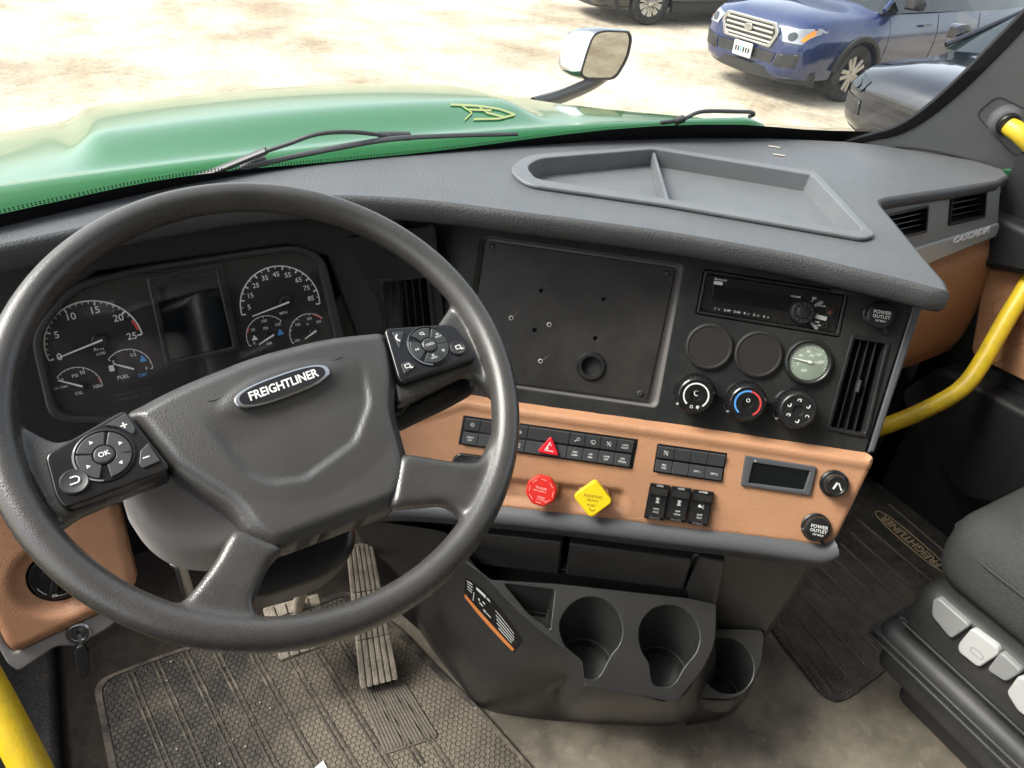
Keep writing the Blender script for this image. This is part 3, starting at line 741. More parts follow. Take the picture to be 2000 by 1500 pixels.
# ------------------------------------------------------------------ power outlets and lighter
def outlet(lab, F, x, y, off):
    t = thing('power_outlet', lab, 'outlet', F.at(x, y, off), 'capped power outlets')
    part('collar', lathe([(.0195, 0), (.0195, .002), (.018, .0035), (.015, .0035)], 36), 'satin_black', t)
    part('cap', lathe([(.0168, .002), (.0172, .009), (.0165, .0120), (.0145, .0130), (0, .0135)], 40, 25), 'satin_black', t)
    part('hinge', plate([rnd([V((.004, -.012)), V((.011, -.0125)), V((.016, -.0215)), V((.012, -.0225)), V((.008, -.018))], .001)], .004, .001), 'satin_black', t, T(0, 0, .002))
    part('lip', plate([rnd([V((-.020, -.006)), V((-.010, -.014)), V((-.008, -.012)), V((-.014, .0))], .002)], .005, .001), 'key_grey', t, T(0, 0, .003))
    part('lettering', join([(text('POWER', .0064, .012, .0003), T(.001, .0040, 0)), (text('OUTLET', .0060, .012, .0003), T(.001, -.0018, 0)), (text('12V MAX', .0036, .01, .0003), T(.001, -.0072, 0))]), 'print_white', t, T(0, 0, .01335))
outlet('capped power outlet above the tall narrow vent', S, 1714, 616, 0)
outlet('capped power outlet low on the tan fascia', S, 1593, 1029, .015)
t = thing('cigarette_lighter', 'round black lighter with a white cigarette mark on the tan fascia', 'lighter', S.at(1628, 944, .015))
part('collar', lathe([(.0188, 0), (.0188, .003), (.0165, .0055), (.0140, .0055)], 36), 'gloss_black', t)
part('ring', lathe([(.0142, .004), (.0142, .010), (.0135, .011), (.0120, .011)], 36), 'steel', t)
part('cap', lathe([(.0138, .006), (.0138, .0165), (.0128, .0178), (.0105, .0178), (.0098, .0172), (0, .0172)], 36, 25), 'satin_black', t)
part('symbol', join([(plate([[V((-.0055, -.004)), V((-.0030, -.005)), V((.0008, .0045)), V((-.0015, .0055))]], .0003), None), (plate([[V((.0020, .0050)), V((.0058, -.0022)), V((.0046, -.0030)), V((.0008, .0042))]], .0003), None), (circ and plate([circ(.0013, 10, .006, -.0035)], .0003), None)]), 'print_white', t, T(0, 0, .0173))

# ------------------------------------------------------------------ switch banks on the tan fascia
TO = .014
ICON = {}
def icon(k):
    """little white pictograms, a few millimetres across"""
    if k in ICON: return ICON[k]
    def bar(x0, y0, x1, y1, w=.0006):
        a, b = V((x0, y0)), V((x1, y1)); n = (b-a).normalized(); n = V((-n.y, n.x))*w/2
        return plate([[a-n, b-n, b+n, a+n]], .0002)
    def ring(x, y, r, a0=0, a1=350, w=.0006): return moved(plate([arcpoly(r-w/2, r+w/2, a0, a1, 14)], .0002), T(x, y, 0))
    s = []
    if k == 'bulb': s = [ring(0, .0006, .0016)]+[bar(.0025*math.cos(R_(a)), .0006+.0025*math.sin(R_(a)), .0038*math.cos(R_(a)), .0006+.0038*math.sin(R_(a))) for a in range(0, 360, 45)]
    elif k == 'lamp': s = [ring(-.001, 0, .002, 90, 270), bar(-.001, -.002, -.001, .002)]+[bar(.0004, y, .0034, y-.0006) for y in (-.0015, 0, .0015)]
    elif k == 'key': s = [ring(.0015, .001, .002), bar(-.0035, -.003, .0002, -.0002, .001), bar(-.003, -.0015, -.002, -.003)]
    elif k == 'fog': s = [ring(.001, 0, .0025, 200, 520), bar(-.0036, .0015, -.001, .0005), bar(-.0036, -.0005, -.001, -.0012), bar(-.002, -.003, .003, -.003)]
    elif k == 'slash': s = [bar(-.003, .003, .003, -.003, .0012), ring(.001, .0012, .0018), bar(-.003, -.001, -.001, -.003)]
    elif k == 'road': s = [bar(-.003, -.002, -.001, .003), bar(.003, -.002, .001, .003), bar(-.003, .002, .003, -.002), bar(0, -.001, 0, .001)]
    elif k == 'axle': s = [bar(-.0025, .003, .0025, .003, .001), bar(-.0025, -.003, .0025, -.003, .001), bar(0, -.003, 0, .003, .001), bar(-.0022, .0008, .0022, .0008), bar(-.0022, -.001, .0022, -.001)]
    elif k == 'truck': s = [plate([[V((-.004, -.0015)), V((.001, -.0015)), V((.001, .001)), V((-.001, .001)), V((-.0015, .0025)), V((-.003, .0025)), V((-.004, 0))]], .0002), bar(.002, -.0015, .0035, .003), bar(.0015, -.002, .0042, -.002)]
    ICON[k] = join([(m, None) for m in s]); return ICON[k]
def bank(label, corners, cols, top, bot, off=.012):
    """corners TL,TR,BR,BL in pixels; cols: column edges 0..1; top/bot: icon or text per column"""
    c = sum((V(p) for p in corners), V((0, 0)))/4; o = S.uv(c.x, c.y, off)
    t = thing('switch_bank', label, 'switch panel', S.M(o.x, o.y, off), 'black switch banks on the tan fascia')
    tl, tr_, br, bl = [p-o for p in S.loop(corners, off)]
    part('frame', plate([rnd([tl, tr_, br, bl], .003)], .006, .001), 'gloss_black', t, T(0, 0, -.006))
    g = (tl+tr_+br+bl)/4
    def pt(a, b):
        a = .02+a*.96; b = .05+b*.90
        return tl.lerp(tr_, a).lerp(bl.lerp(br, a), b)
    for r, items in ((0, top), (1, bot)):
        y0, y1 = (.0, .455) if r == 0 else (.545, 1.)
        for k, it in enumerate(items):
            a0, a1 = cols[k], cols[k+1]
            q = [pt(a0, y0), pt(a1, y0), pt(a1, y1), pt(a0, y1)]; m_ = sum(q, V((0, 0)))/4
            qq = [p-m_ for p in q]; qq = [p*(1-.0003/max(p.length, 1e-6)) for p in qq]
            b_ = part('button', plate([rnd(qq, .0008, 2)], .0045, .0009), 'key_grey', t, T(m_.x, m_.y, 0) @ Matrix.Rotation(R_(8 if r == 0 else -8), 4, 'X'))
            rot = RZ(R_(0))
            if it is None: continue
            if it in ('bulb', 'lamp', 'key', 'fog', 'slash', 'road'): part('symbol', icon(it), 'print_white', b_, T(0, 0, .0047))
            else:
                ls = it.split('/')
                part('lettering', join([(text(s_, .0036, .012, 0), T(0, (len(ls)-1)*.0021-j*.0042, 0)) for j, s_ in enumerate(ls)]), 'print_white', b_, T(0, -.0005, .0047))
    return t
w = [912, 943, 974, 1004, 1036, 1117, 1147, 1177, 1207, 1238]
b1 = bank('long black switch bank with the red hazard triangle', [(905, 811), (1247, 858), (1236, 916), (895, 868)], [(x-912)/(1238-912) for x in w],
     ['bulb', None, None, 'lamp', None, 'key', 'fog', 'slash', 'LANE/ASSIST'], ['LIGHT/OFF', None, None, 'ROAD/LAMP', None, 'TEST/LAMP', 'AIR/BRK', 'LANE/OFF', 'DPF/REGEN'])
tri = plate([rnd([V((0, .0145)), V((-.0165, -.0125)), V((.0165, -.0125))], .006, 4)], .006, .0015)
o = S.uv(1073, 868, .012); M1 = b1.matrix_world.inverted()
hz = part('hazard_button', tri, 'hazard_red', b1, M1 @ S.M(o.x+.001, o.y, .0155), label='red triangular hazard button')
part('symbol', join([(plate([[V((-.0062, -.0068)), V((-.0048, -.0068)), V((.0012, .0052)), V((.0, .0068))]], .0002), None), (plate([[V((-.0062, -.0068)), V((-.0062, -.0056)), V((.0072, -.0056)), V((.0072, -.0068))]], .0002), None), (plate([[V((.0, .0068)), V((.0012, .0052)), V((.0032, .0012)), V((.0022, .0006))]], .0002), None), (plate([circ(.0016, 12, -.002, -.003)], .0002), None)]), 'print_white', hz, T(0, -.001, .006))
bank('small black switch bank above the rocker switches', [(1284, 866), (1421, 885), (1410, 942), (1275, 922)], [0, .25, .5, .75, 1], ['slash', None, None, None], ['PRE/TRIP', None, 'OPT 1', 'OPT 2'])
# dark rounded module tucked under the long bank, behind the rim
t = thing('switch_module', 'black rounded switch module under the long switch bank behind the wheel rim', 'switch panel', S.at(925, 902, .014))
o = S.uv(925, 902, .014)
q = [p-o for p in S.loop([(887, 892), (898, 883), (980, 893), (975, 930), (880, 918)], .014)]
part('housing', plate([rnd(q, .004)], .010, .003), 'gloss_black', t); part('lettering', text('RETARD', .005, .012, 0), 'print_white', t, T(.006, -.004, .0101))
# rocker switches
labs = ['rocker switch nearest the yellow knob', 'middle one of the three rocker switches', 'rocker switch with a truck symbol']
tops = ['LOCK', 'LOCK', 'LOWER']; mids = ['axle', 'axle', 'truck']; lows = ['INTR/AXLE', 'DIFF/LOCK', 'SUSP/OUT']; ends = ['UNLOCK', 'UNLOCK', 'NORMAL']
for i, q in enumerate(([(1270, 942), (1309, 947), (1297, 1016), (1257, 1010)], [(1311, 948), (1351, 953), (1339, 1020), (1299, 1014)], [(1353, 954), (1394, 960), (1381, 1027), (1342, 1021)])):
    c = sum((V(p) for p in q), V((0, 0)))/4; o = S.uv(c.x, c.y, TO)
    t = thing('rocker_switch', 'black '+labs[i], 'rocker switch', S.M(o.x, o.y, TO), 'rocker switches under the small switch bank')
    lp = [p-o for p in S.loop(q, TO)]
    part('housing', plate([rnd(lp, .0015)], .005, .001), 'gloss_black', t)
    ax = ((lp[3]-lp[0])+(lp[2]-lp[1])).normalized(); ang = math.atan2(ax.y, ax.x)+math.pi/2; H = ((lp[3]-lp[0]).length+(lp[2]-lp[1]).length)/2; W = ((lp[1]-lp[0]).length)
    rk = part('rocker', loft([[V((x, y, z)) for (y, z) in ((-H*.40, .004), (-H*.40, .0095), (-H*.12, .0075), (H*.16, .0078), (H*.24, .0115), (H*.40, .0085), (H*.40, .004))] for x in (-W*.42, W*.42)], True, True, 20), 'satin_black', t, RZ(ang))
    part('lettering', join([(text(tops[i], .0036, .015, 0), T(0, H*.455, .0052)), (text(ends[i], .0036, .015, 0), T(0, -H*.455, .0052))]), 'print_white', t, RZ(ang))
    part('symbol', join([(icon(mids[i]), T(0, H*.06, .0080))]+[(text(s_, .0034, .012, 0), T(0, -H*.18-j*.0044, .0088+j*.0002)) for j, s_ in enumerate(lows[i].split('/'))]), 'print_white', rk)
# small display
o = S.uv(1520, 928, .012); q = [p-o for p in S.loop([(1455, 889), (1594, 911), (1581, 967), (1446, 947)], .012)]
qi = [p-o for p in S.loop([(1470, 902), (1581, 919), (1569, 956), (1461, 942)], .012)]
t = thing('display_module', 'small blank black display in a grey frame on the tan fascia', 'display', S.M(o.x, o.y, .012))
mat('frame_grey', (.060, .063, .070), .5)
part('frame', plate([rnd(q, .002), rnd(qi, .001)], .007, .0015), 'frame_grey', t, T(0, 0, -.002)); part('screen', plate([rnd(qi, .001)], .002), 'glass_black', t, T(0, 0, -.001))
part('mark', text('\u25b2', .003, .02, 0), 'print_white', t, T(qi[0].x+.002, qi[0].y+.003, .0052))
# brake valve knobs
VB = lathe([(.0225, -.002), (.0225, .002), (.0215, .004), (.0185, .0045), (.0175, .002)], 36, 25)
t = thing('trailer_air_knob', 'red eight-sided pull knob on the tan fascia', 'knob', S.at(1062, 949, .005), 'brake valve knobs')
part('collar', VB, 'tan', t); part('stem', cyl(.009, .024, .001, 20), 'satin_black', t)
oc = [V((.0232*math.cos(R_(22.5+45*k)), .0232*math.sin(R_(22.5+45*k)))) for k in range(8)]
cp = part('cap', plate([rnd(oc, .004, 3)], .012, .0025, 3), 'red_plastic', t, T(0, 0, .020) @ RZ(R_(-4)))
mat('red_print', (.80, .42, .38), .6)
ar = [(plate([[V((-.004, .0165)), V((.004, .0165)), V((.004, .0172)), V((-.004, .0172))]], .0002), RZ(R_(45*k))) for k in range(8)]
ar += [(text('TRAILER', .0044, .01, 0), T(-.001, .004, 0)), (text('AIR SUPPLY', .0036, .01, 0), T(-.002, -.0005, 0)), (text('PUSH', .0042, .014, 0), T(.002, -.009, 0)), (text('TO SUPPLY', .0028, .01, 0), T(.003, -.0125, 0))]
part('lettering', join(ar), 'red_print', cp, T(0, 0, .0121))
t = thing('parking_brake_knob', 'yellow diamond-shaped parking brake knob on the tan fascia', 'knob', S.at(1160, 964, .005), 'brake valve knobs')
part('collar', VB, 'tan', t); part('stem', cyl(.009, .024, .001, 20), 'satin_black', t)
sq = [V((.0285*math.cos(R_(90*k)), .0285*math.sin(R_(90*k)))) for k in range(4)]
cp = part('cap', plate([rnd(sq, .007, 4)], .011, .0022, 3), 'yellow_plastic', t, T(0, 0, .020) @ RZ(R_(3)))
part('lettering', join([(text('PARKING', .0062, .01, 0), T(0, .0035, 0)), (text('BRAKE', .0052, .01, 0), T(0, -.0022, 0)), (text('PUSH', .0050, .016, 0), T(-.001, -.0095, 0)), (plate([arcpoly(.003, .0042, 180, 350, 10)], .0002), T(.001, -.0135, 0))]), 'dark_ink', cp, T(0, 0, .0111))
# ------------------------------------------------------------------ instrument cluster
cl = thing('instrument_cluster', 'dark instrument cluster with white dials behind the steering wheel', 'instrument cluster', K.M())
face = rnd(K.loop([(78, 655), (150, 566), (290, 531), (450, 507), (575, 490), (618, 508), (655, 660), (668, 790), (300, 815), (112, 812)]), [.02, .02, .01, .01, .012, .02, .02, .02, .01, .02])
face_o = rnd(K.loop([(58, 655), (140, 552), (285, 519), (450, 495), (580, 478), (634, 500), (674, 660), (690, 805), (300, 832), (98, 826)], 0), .022)
part('face', plate([face], .004), 'cluster_face', cl, T(0, 0, -.012))
part('bezel', plate([face_o, face], .020, .003, 3), 'dash_side', cl, T(0, 0, -.018))
so_ = rnd(K.loop([(285, 540), (432, 512), (469, 682), (324, 717)]), .004); si_ = rnd(K.loop([(300, 553), (420, 527), (455, 677), (334, 704)]), .002)
sc_ = part('screen', plate([si_], .002), 'glass_black', cl, T(0, 0, -.006)); part('screen_frame', plate([so_, si_], .008, .002), 'satin_black', sc_, T(0, 0, 0))
GZ0 = -.0075
def gauge(name, c, rpx, st, en, labels, needle, nt, maj, size, red=None, words=(), rn=.78):
    o = K.uv(*c); r = (K.uv(c[0]+rpx, c[1])-o).length
    a0 = K.uv(*st)-o; a1 = K.uv(*en)-o; A0, A1 = math.degrees(math.atan2(a0.y, a0.x)), math.degrees(math.atan2(a1.y, a1.x))
    if A0 < -60: A0 += 360
    if A1 > A0: A1 -= 360
    g = part(name, plate([arcpoly(r*.985, r*1.015, A1, A0, 48)], .0003), 'print_white', cl, T(o.x, o.y, GZ0))
    it, rd = [], []
    for k in range(nt+1):
        a = A0+(A1-A0)*k/nt; m = k % maj == 0; l = r*(.085 if m else .05); w_ = r*(.018 if m else .009)
        q = plate([[V((r*.985-l, -w_)), V((r*.985, -w_)), V((r*.985, w_)), V((r*.985-l, w_))]], .0002)
        (rd if red and red[0] <= k <= red[1] else it).append((q, RZ(R_(a))))
    if red: rd.append((plate([arcpoly(r*.92, r*.975, A0+(A1-A0)*red[1]/nt, A0+(A1-A0)*red[0]/nt, 12)], .0002), None))
    part('tick_marks', join(it), 'print_white', g)
    if rd: part('red_zone', join(rd), 'print_red', g)
    lt_ = []
    for k, s_ in labels:
        a = R_(A0+(A1-A0)*k/nt); lt_.append((text(s_, size, .008, 0), T(r*rn*math.cos(a), r*rn*math.sin(a), .0002)))
    for s_, x, y, z in words:
        p = K.uv(x, y)-o; lt_.append((text(s_, z, .008, 0), T(p.x, p.y, .0002)))
    part('numerals', join(lt_), 'print_white', g)
    n0, n1 = K.uv(*needle[:2])-o, K.uv(*needle[2:])-o; d = n1-n0; L = d.length
    part('hub', lathe([(r*.17, 0), (r*.165, .005), (r*.14, .0062), (0, .0065)], 28, 25), 'satin_black', g, T(n0.x*.6, n0.y*.6, .0002))
    part('needle', plate([[V((0, -.0011)), V((L, -.0006)), V((L, .0006)), V((0, .0011))]], .0007), 'print_white', g, T(n0.x, n0.y, .0068) @ RZ(math.atan2(d.y, d.x)))
    return g
gauge('tachometer', (186, 674), 95, (99, 706), (278, 655), [(0, '0'), (5, '5'), (10, '10'), (15, '15'), (20, '20'), (25, '25')], (200, 664, 114, 699), 25, 5, .0115, (22, 24), [('RPM', 193, 684, .0058), ('x100', 197, 693, .0050)])
gauge('speedometer', (551, 597), 76, (480, 616), (624, 595), [(1, '5'), (3, '15'), (5, '25'), (7, '35'), (9, '45'), (11, '55'), (13, '65'), (15, '75'), (17, '85')], (565, 590, 493, 618), 18, 2, .0088, None, [('MPH', 556, 613, .0052)], .79)
gauge('fuel_gauge', (253, 725), 46, (207, 703), (297, 722), [(0, 'E'), (4, '1/2'), (8, 'F')], (262, 721, 222, 711), 8, 4, .0058, None, [('FUEL', 241, 739, .0062)], .74)
gauge('oil_gauge', (153, 760), 47, (105, 738), (199, 757), [(0, '0'), (6, '50'), (12, '100')], (161, 755, 113, 743), 12, 6, .0058, (10, 11), [('PSI', 146, 737, .0056), ('OIL', 154, 771, .0056), ('OIL TEMP', 118, 760, .0035)], .76)
gauge('air_gauge_dial', (524, 657), 40, (492, 677), (551, 629), [(0, '0'), (4, '50'), (8, '100'), (12, '150')], (535, 654, 506, 673), 12, 4, .0052, (3, 4), [('PSI', 521, 643, .0050), ('AIR', 528, 673, .0050)], .74)
gauge('coolant_gauge', (607, 652), 38, (575, 672), (632, 622), [(0, '100'), (5, '150'), (9, '200'), (12, '250')], (618, 646, 596, 662), 12, 3, .0046, (10, 12), [('\u00b0F', 603, 636, .0046)], .74)
def kp(name, me, m_, x, y, z=GZ0): 
    o = K.uv(x, y); return part(name, me, m_, cl, T(o.x, o.y, z))
kp('blue_mark', join([(text('DEF', .0056, .01, 0), T(.003, -.016, 0)), (plate([rnd([V((-.004, -.003)), V((.004, -.003)), V((0, .006))], .001)], .0002), T(.0075, .0035, 0)), ]), 'print_blue', 268, 712)
kp('blue_mark', plate([rnd([V((-.004, -.004)), V((.005, -.003)), V((0, .005))], .001)], .0002), 'print_blue', 549, 651)
kp('pump_symbol', plate([rrect(.0055, .0075, .001)], .0002), 'print_white', 218, 722)
kp('caution_symbol', plate([rnd([V((-.004, -.003)), V((.004, -.003)), V((0, .004))], .0008)], .0002), 'print_white', 499, 662)
mat('print_dim', (.075, .068, .062), .6)
kp('small_print', join([(text('ULTRA LOW SULFUR', .0048, .004, 0), T(0, .003, 0)), (text('DIESEL FUEL ONLY', .0048, .004, 0), T(0, -.003, 0))]), 'print_dim', 262, 773)
part('lens', plate([face], .001), 'clear_lens', cl, T(0, 0, .0015))

# ------------------------------------------------------------------ steering wheel
WN = V((.057, -.492, .869)).normalized(); we = (V((1, 0, 0))-WN*WN.x).normalized(); wf = WN.cross(we); _w = R_(8.5)
W = Frame((.093, .552, .818), we*math.cos(_w)+wf*math.sin(_w), wf*math.cos(_w)-we*math.sin(_w))
sw = thing('steering_wheel', 'four-spoke grey truck steering wheel with an oval badge', 'steering wheel', W.M())
def torus(R0, r, n=128, m=20, sy=1.):
    v = [((R0+r*math.cos(2*math.pi*j/m))*math.cos(2*math.pi*i/n), (R0+r*math.cos(2*math.pi*j/m))*math.sin(2*math.pi*i/n), r*sy*math.sin(2*math.pi*j/m)) for i in range(n) for j in range(m)]
    return frompy(v, [(i*m+j, ((i+1) % n)*m+j, ((i+1) % n)*m+(j+1) % m, i*m+(j+1) % m) for i in range(n) for j in range(m)], 60)
def wl_(px, off=0.): return [W.uv(a, b, off) for a, b in px]
def wplate(px, z0, z1, bev, off=0., r=.008): return moved(plate([rnd(wl_(px, off), r)], z1-z0, bev, 2), T(0, 0, z0))
pieces = [(torus(.2118, .0138, sy=1.15), None)]
pieces += [(wplate([(455, 1030), (560, 1072), (528, 1100), (505, 1150), (492, 1185), (540, 1235), (540, 1262), (300, 1250), (322, 1205), (368, 1165), (418, 1100)], -.014, .0075, .007), None),
           (wplate([(780, 885), (880, 902), (935, 905), (965, 840), (995, 850), (985, 965), (900, 1090), (885, 1070), (905, 1010), (870, 985), (760, 995)], -.014, .0075, .007), None),
           (wplate([(20, 800), (50, 830), (110, 860), (230, 810), (320, 930), (150, 1000), (120, 1020), (75, 1060), (20, 1000)], -.024, -.004, .006), None),
           (wplate([(740, 645), (850, 640), (905, 560), (935, 565), (1000, 700), (1000, 800), (945, 740), (920, 720), (780, 790)], -.024, -.004, .006), None),
           (wplate([(280, 830), (520, 700), (730, 660), (770, 800), (780, 950), (560, 1040), (460, 1000)], -.045, -.006, .010), None)]
rimme = remesh(join(pieces), .0018, 22, .6)
part('rim', rimme, 'rim', sw, label='worn grey rim with moulded spokes')
hub_px = [(243, 800), (330, 756), (500, 692), (640, 656), (752, 640), (768, 668), (778, 740), (772, 790), (800, 890), (801, 925), (786, 978), (545, 1068), (488, 1040), (458, 990), (330, 908)]
hubl = rnd(wl_(hub_px, .006), [.006, .02, .02, .02, .008, .01, .015, .015, .012, .012, .012, .010, .012, .02, .008])
innr = rnd(wl_([(368, 792), (482, 930), (530, 946), (595, 938), (694, 866), (722, 790), (704, 690), (560, 700), (400, 765)], .004), .006)
embl = W.uv(553, 757, .012)
def hub_h(u, v):
    e = pdist((u, v), hubl); h = -.010*(1-sstep(-.001, .011, e))
    m = 1-sstep(embl.y-.035, embl.y+.006, v)
    h -= .0034*m*sstep(-.002, .0036, pdist((u, v), innr))
    h += .006*(1-min(1, (u*u+v*v)/.012))
    em = math.hypot((u-embl.x)/.049, (v-embl.y)/.016); h += .0018*(1-sstep(.9, 1.25, em))
    return h
part('airbag_cover', field(hubl, .0032, hub_h, (), .030, 60), 'hub', sw, T(0, 0, .006))
# badge
def oval(a, b, n=56, p=2.6): return [V((a*math.copysign(abs(math.cos(t))**(2/p), math.cos(t)), b*math.copysign(abs(math.sin(t))**(2/p), math.sin(t)))) for t in [2*math.pi*k/n for k in range(n)]]
bz = .006+hub_h(embl.x, embl.y)
bd = part('badge', plate([oval(.0430, .0112)], .0032, .0012, 3), 'chrome', sw, T(embl.x, embl.y, bz) @ RZ(R_(.5)))
part('badge_field', plate([oval(.0388, .0092)], .0006), 'gloss_black', bd, T(0, 0, .0030))
part('lettering', text('FREIGHTLINER', .0112, .022, .0004, .12, sx=.86), 'print_white', bd, T(0, 0, .0037))
mat('relief', (.05, .048, .046), .5)
def horn(x, y, s=1):
    o = W.uv(x, y, .012); return part('horn_symbol', join([(tube([V((.0065*math.cos(a)*s, .0020*math.sin(a), 0)) for a in [R_(200+k*20) for k in range(0, 10)]], .0003, 6), None)]), 'relief', sw, T(o.x, o.y, .006+hub_h(o.x, o.y)+.0003))
horn(655, 697); horn(420, 775)
# switch pads
def pad(px, circ_px, rpx, extra, label, seg, okt):
    c = W.uv(*circ_px, .006); lp = [p-c for p in rnd(wl_(px, .006), .006)]
    p_ = part('switch_pad', plate([lp], .030, .0022, 3), 'gloss_black', sw, T(c.x, c.y, -.024), label=label)
    r = (W.uv(circ_px[0]+rpx, circ_px[1], .006)-c).length
    part('dial_ring', lathe([(r*1.06, .0298), (r*1.06, .0312), (r*1.0, .0318), (r*.96, .0306)], 48, 25), 'satin_black', p_)
    part('bright_arc', moved(plate([arcpoly(r*.985, r*1.045, 150, 250, 20)], .0006), T(0, 0, .0314)), 'steel', p_)
    for k in range(len(seg)):
        a0 = seg[k][0]; n_ = len(seg); sp = 360/n_
        part('button', plate([rnd(arcpoly(r*.40, r*.94, a0-sp/2+2.5, a0+sp/2-2.5, 10), .0006, 2)], .0030, .0008), 'key_grey', p_, T(0, 0, .0292))
        s_ = seg[k][1]; q = (r*.68*math.cos(R_(a0)), r*.68*math.sin(R_(a0)))
        part('symbol', s_, 'print_white', p_, T(q[0], q[1], .0324) @ RZ(R_(seg[k][2])) @ Matrix.Diagonal((.64, .64, 1, 1)))
    part('centre_button', lathe([(r*.36, .029), (r*.36, .0325), (r*.30, .0335), (0, .0338)], 30, 25), 'key_grey', p_)
    part('lettering', text(okt, r*(.27 if len(okt) < 3 else .17), .02, 0), 'print_white', p_, T(0, 0, .0340))
    for kind, q, s_ in extra:
        if kind == 'round':
            e = W.uv(*q[:2], .006)-c; rr = q[2]*.00046
            part('round_button', lathe([(rr, .0285), (rr, .0318), (rr*.9, .0330), (rr*.8, .0326), (0, .0318)], 30, 25), 'key_grey', p_, T(e.x, e.y, 0))
            part('symbol', s_, 'print_white', p_, T(e.x, e.y, .0333))
        else:
            lq = [a-c for a in wl_(q, .006)]; m_ = sum(lq, V((0, 0)))/len(lq)
            part('key', plate([rnd([a-m_ for a in lq], .0015)], .003, .0008), 'key_grey', p_, T(m_.x, m_.y, .0288)); part('symbol', s_, 'print_white', p_, T(m_.x, m_.y, .0320))
tri_ = plate([[V((0, .0026)), V((-.0026, -.0018)), V((.0026, -.0018))]], .0002)
plus = join([(plate([rrect(.005, .0011, .0002)], .0002), None), (plate([rrect(.0011, .005, .0002)], .0002), None)]); minus = plate([rrect(.005, .0011, .0002)], .0002)
back = join([(plate([arcpoly(.0022, .0032, -90, 90, 10)], .0002), T(.001, .0006, 0)), (plate([rrect(.005, .001, .0001)], .0002), T(-.001, -.002, 0)), (plate([rrect(.003, .001, .0001)], .0002), T(-.0005, .0033, 0))])
ph = plate([arcpoly(.0028, .0044, 100, 250, 12)], .0002)
sq_ = join([(plate([rrect(.006, .0045, .0008), rrect(.0042, .0028, .0004)], .0002), None), (plate([rrect(.003, .0012, .0003)], .0002), T(.003, -.003, 0))])
car = join([(plate([rrect(.006, .0012, .0004)], .0002), None), (plate([rrect(.0012, .004, .0003)], .0002), T(.0022, 0, 0)), (plate([rrect(.0012, .004, .0003)], .0002), T(-.0022, 0, 0))])
mode = join([(text('MODE', .0036, .01, 0), None), (plate([arcpoly(.0012, .002, 0, 350, 12)], .0002), T(0, .0042, 0))])
pad([(86, 888), (243, 798), (330, 908), (326, 920), (126, 994), (108, 972)], (204, 890), 58, [('key', [(205, 832), (246, 808), (266, 838), (262, 850), (232, 836)], plus), ('key', [(274, 882), (290, 866), (314, 902), (280, 916), (272, 908)], minus), ('round', (146, 942, 22), back)], 'glossy black pad with arrow keys and OK key',
    [(90+22, tri_, 20), (20, tri_, 20), (-52+0, tri_, 200), (200, tri_, 20)], 'OK')
pad([(750, 641), (884, 632), (905, 655), (931, 692), (928, 702), (786, 748), (778, 738)], (838, 676), 40, [('key', [(765, 650), (790, 648), (784, 664), (780, 682)], ph), ('key', [(782, 712), (796, 706), (812, 716), (790, 732)], sq_), ('round', (893, 681, 17), sq_)], 'glossy black pad with telephone and cruise keys',
    [(95, sq_, 0), (22, mode, 0), (-45, plus, 0), (-100, mode, 0), (180, car, 0)], 'CNCL')

# ------------------------------------------------------------------ steering column, stalk
cm = thing('steering_column', 'grey plastic steering column shroud beneath the wheel hub', 'steering column', W.M())
part('shroud', remesh(join([(wplate([(238, 990), (262, 962), (330, 940), (470, 900), (560, 960), (545, 1060), (430, 1108), (340, 1098), (285, 1062)], -.13, -.045, .016, -.09, .02), None)]), .004, 6), 'column', cm)
part('shroud_seam', wplate([(242, 978), (268, 960), (300, 985), (290, 1010), (262, 1016)], -.095, -.070, .006, -.07, .01), 'column', cm)
part('tilt_boot', wplate([(470, 1160), (500, 1090), (560, 1050), (700, 1010), (696, 1075), (640, 1125), (520, 1165)], -.19, -.12, .012, -.12, .014), 'satin_black', cm)
part('shaft', tube([W.P(0, 0, -.03), W.P(0, 0, -.30)], .032, 20), 'satin_black', cm, W.M().inverted())
pp = [W.P(*W.uv(*p, -.045), -.045) for p in ((690, 850), (760, 822), (800, 800), (860, 772), (905, 750), (918, 742))]
mi = W.M().inverted()
part('stalk', tube([mi @ p for p in smoothpath(pp, 4)], lambda t: .011+.005*math.sin(t*3.0)-.006*max(0, t-.85)/.15, 14, True, .75), 'satin_black', cm, label='black lever stalk with a smooth grip')
part('stalk_collar', wplate([(700, 790), (790, 760), (930, 712), (925, 735), (800, 790), (790, 812), (700, 850)], -.065, -.030, .005, -.04, .006), 'gloss_black', cm)
part('bracket', tube([ondepth(352, 1100, 1.02), ondepth(366, 1150, 1.06), ondepth(390, 1190, 1.1)], .009, 8), 'steel', cm, mi)
part('pivot_bolt', cyl(.009, .012, .001, 6), 'steel', cm, mi @ (Matrix.Translation(ondepth(345, 1100, .99)) @ W.M().to_3x3().to_4x4()))

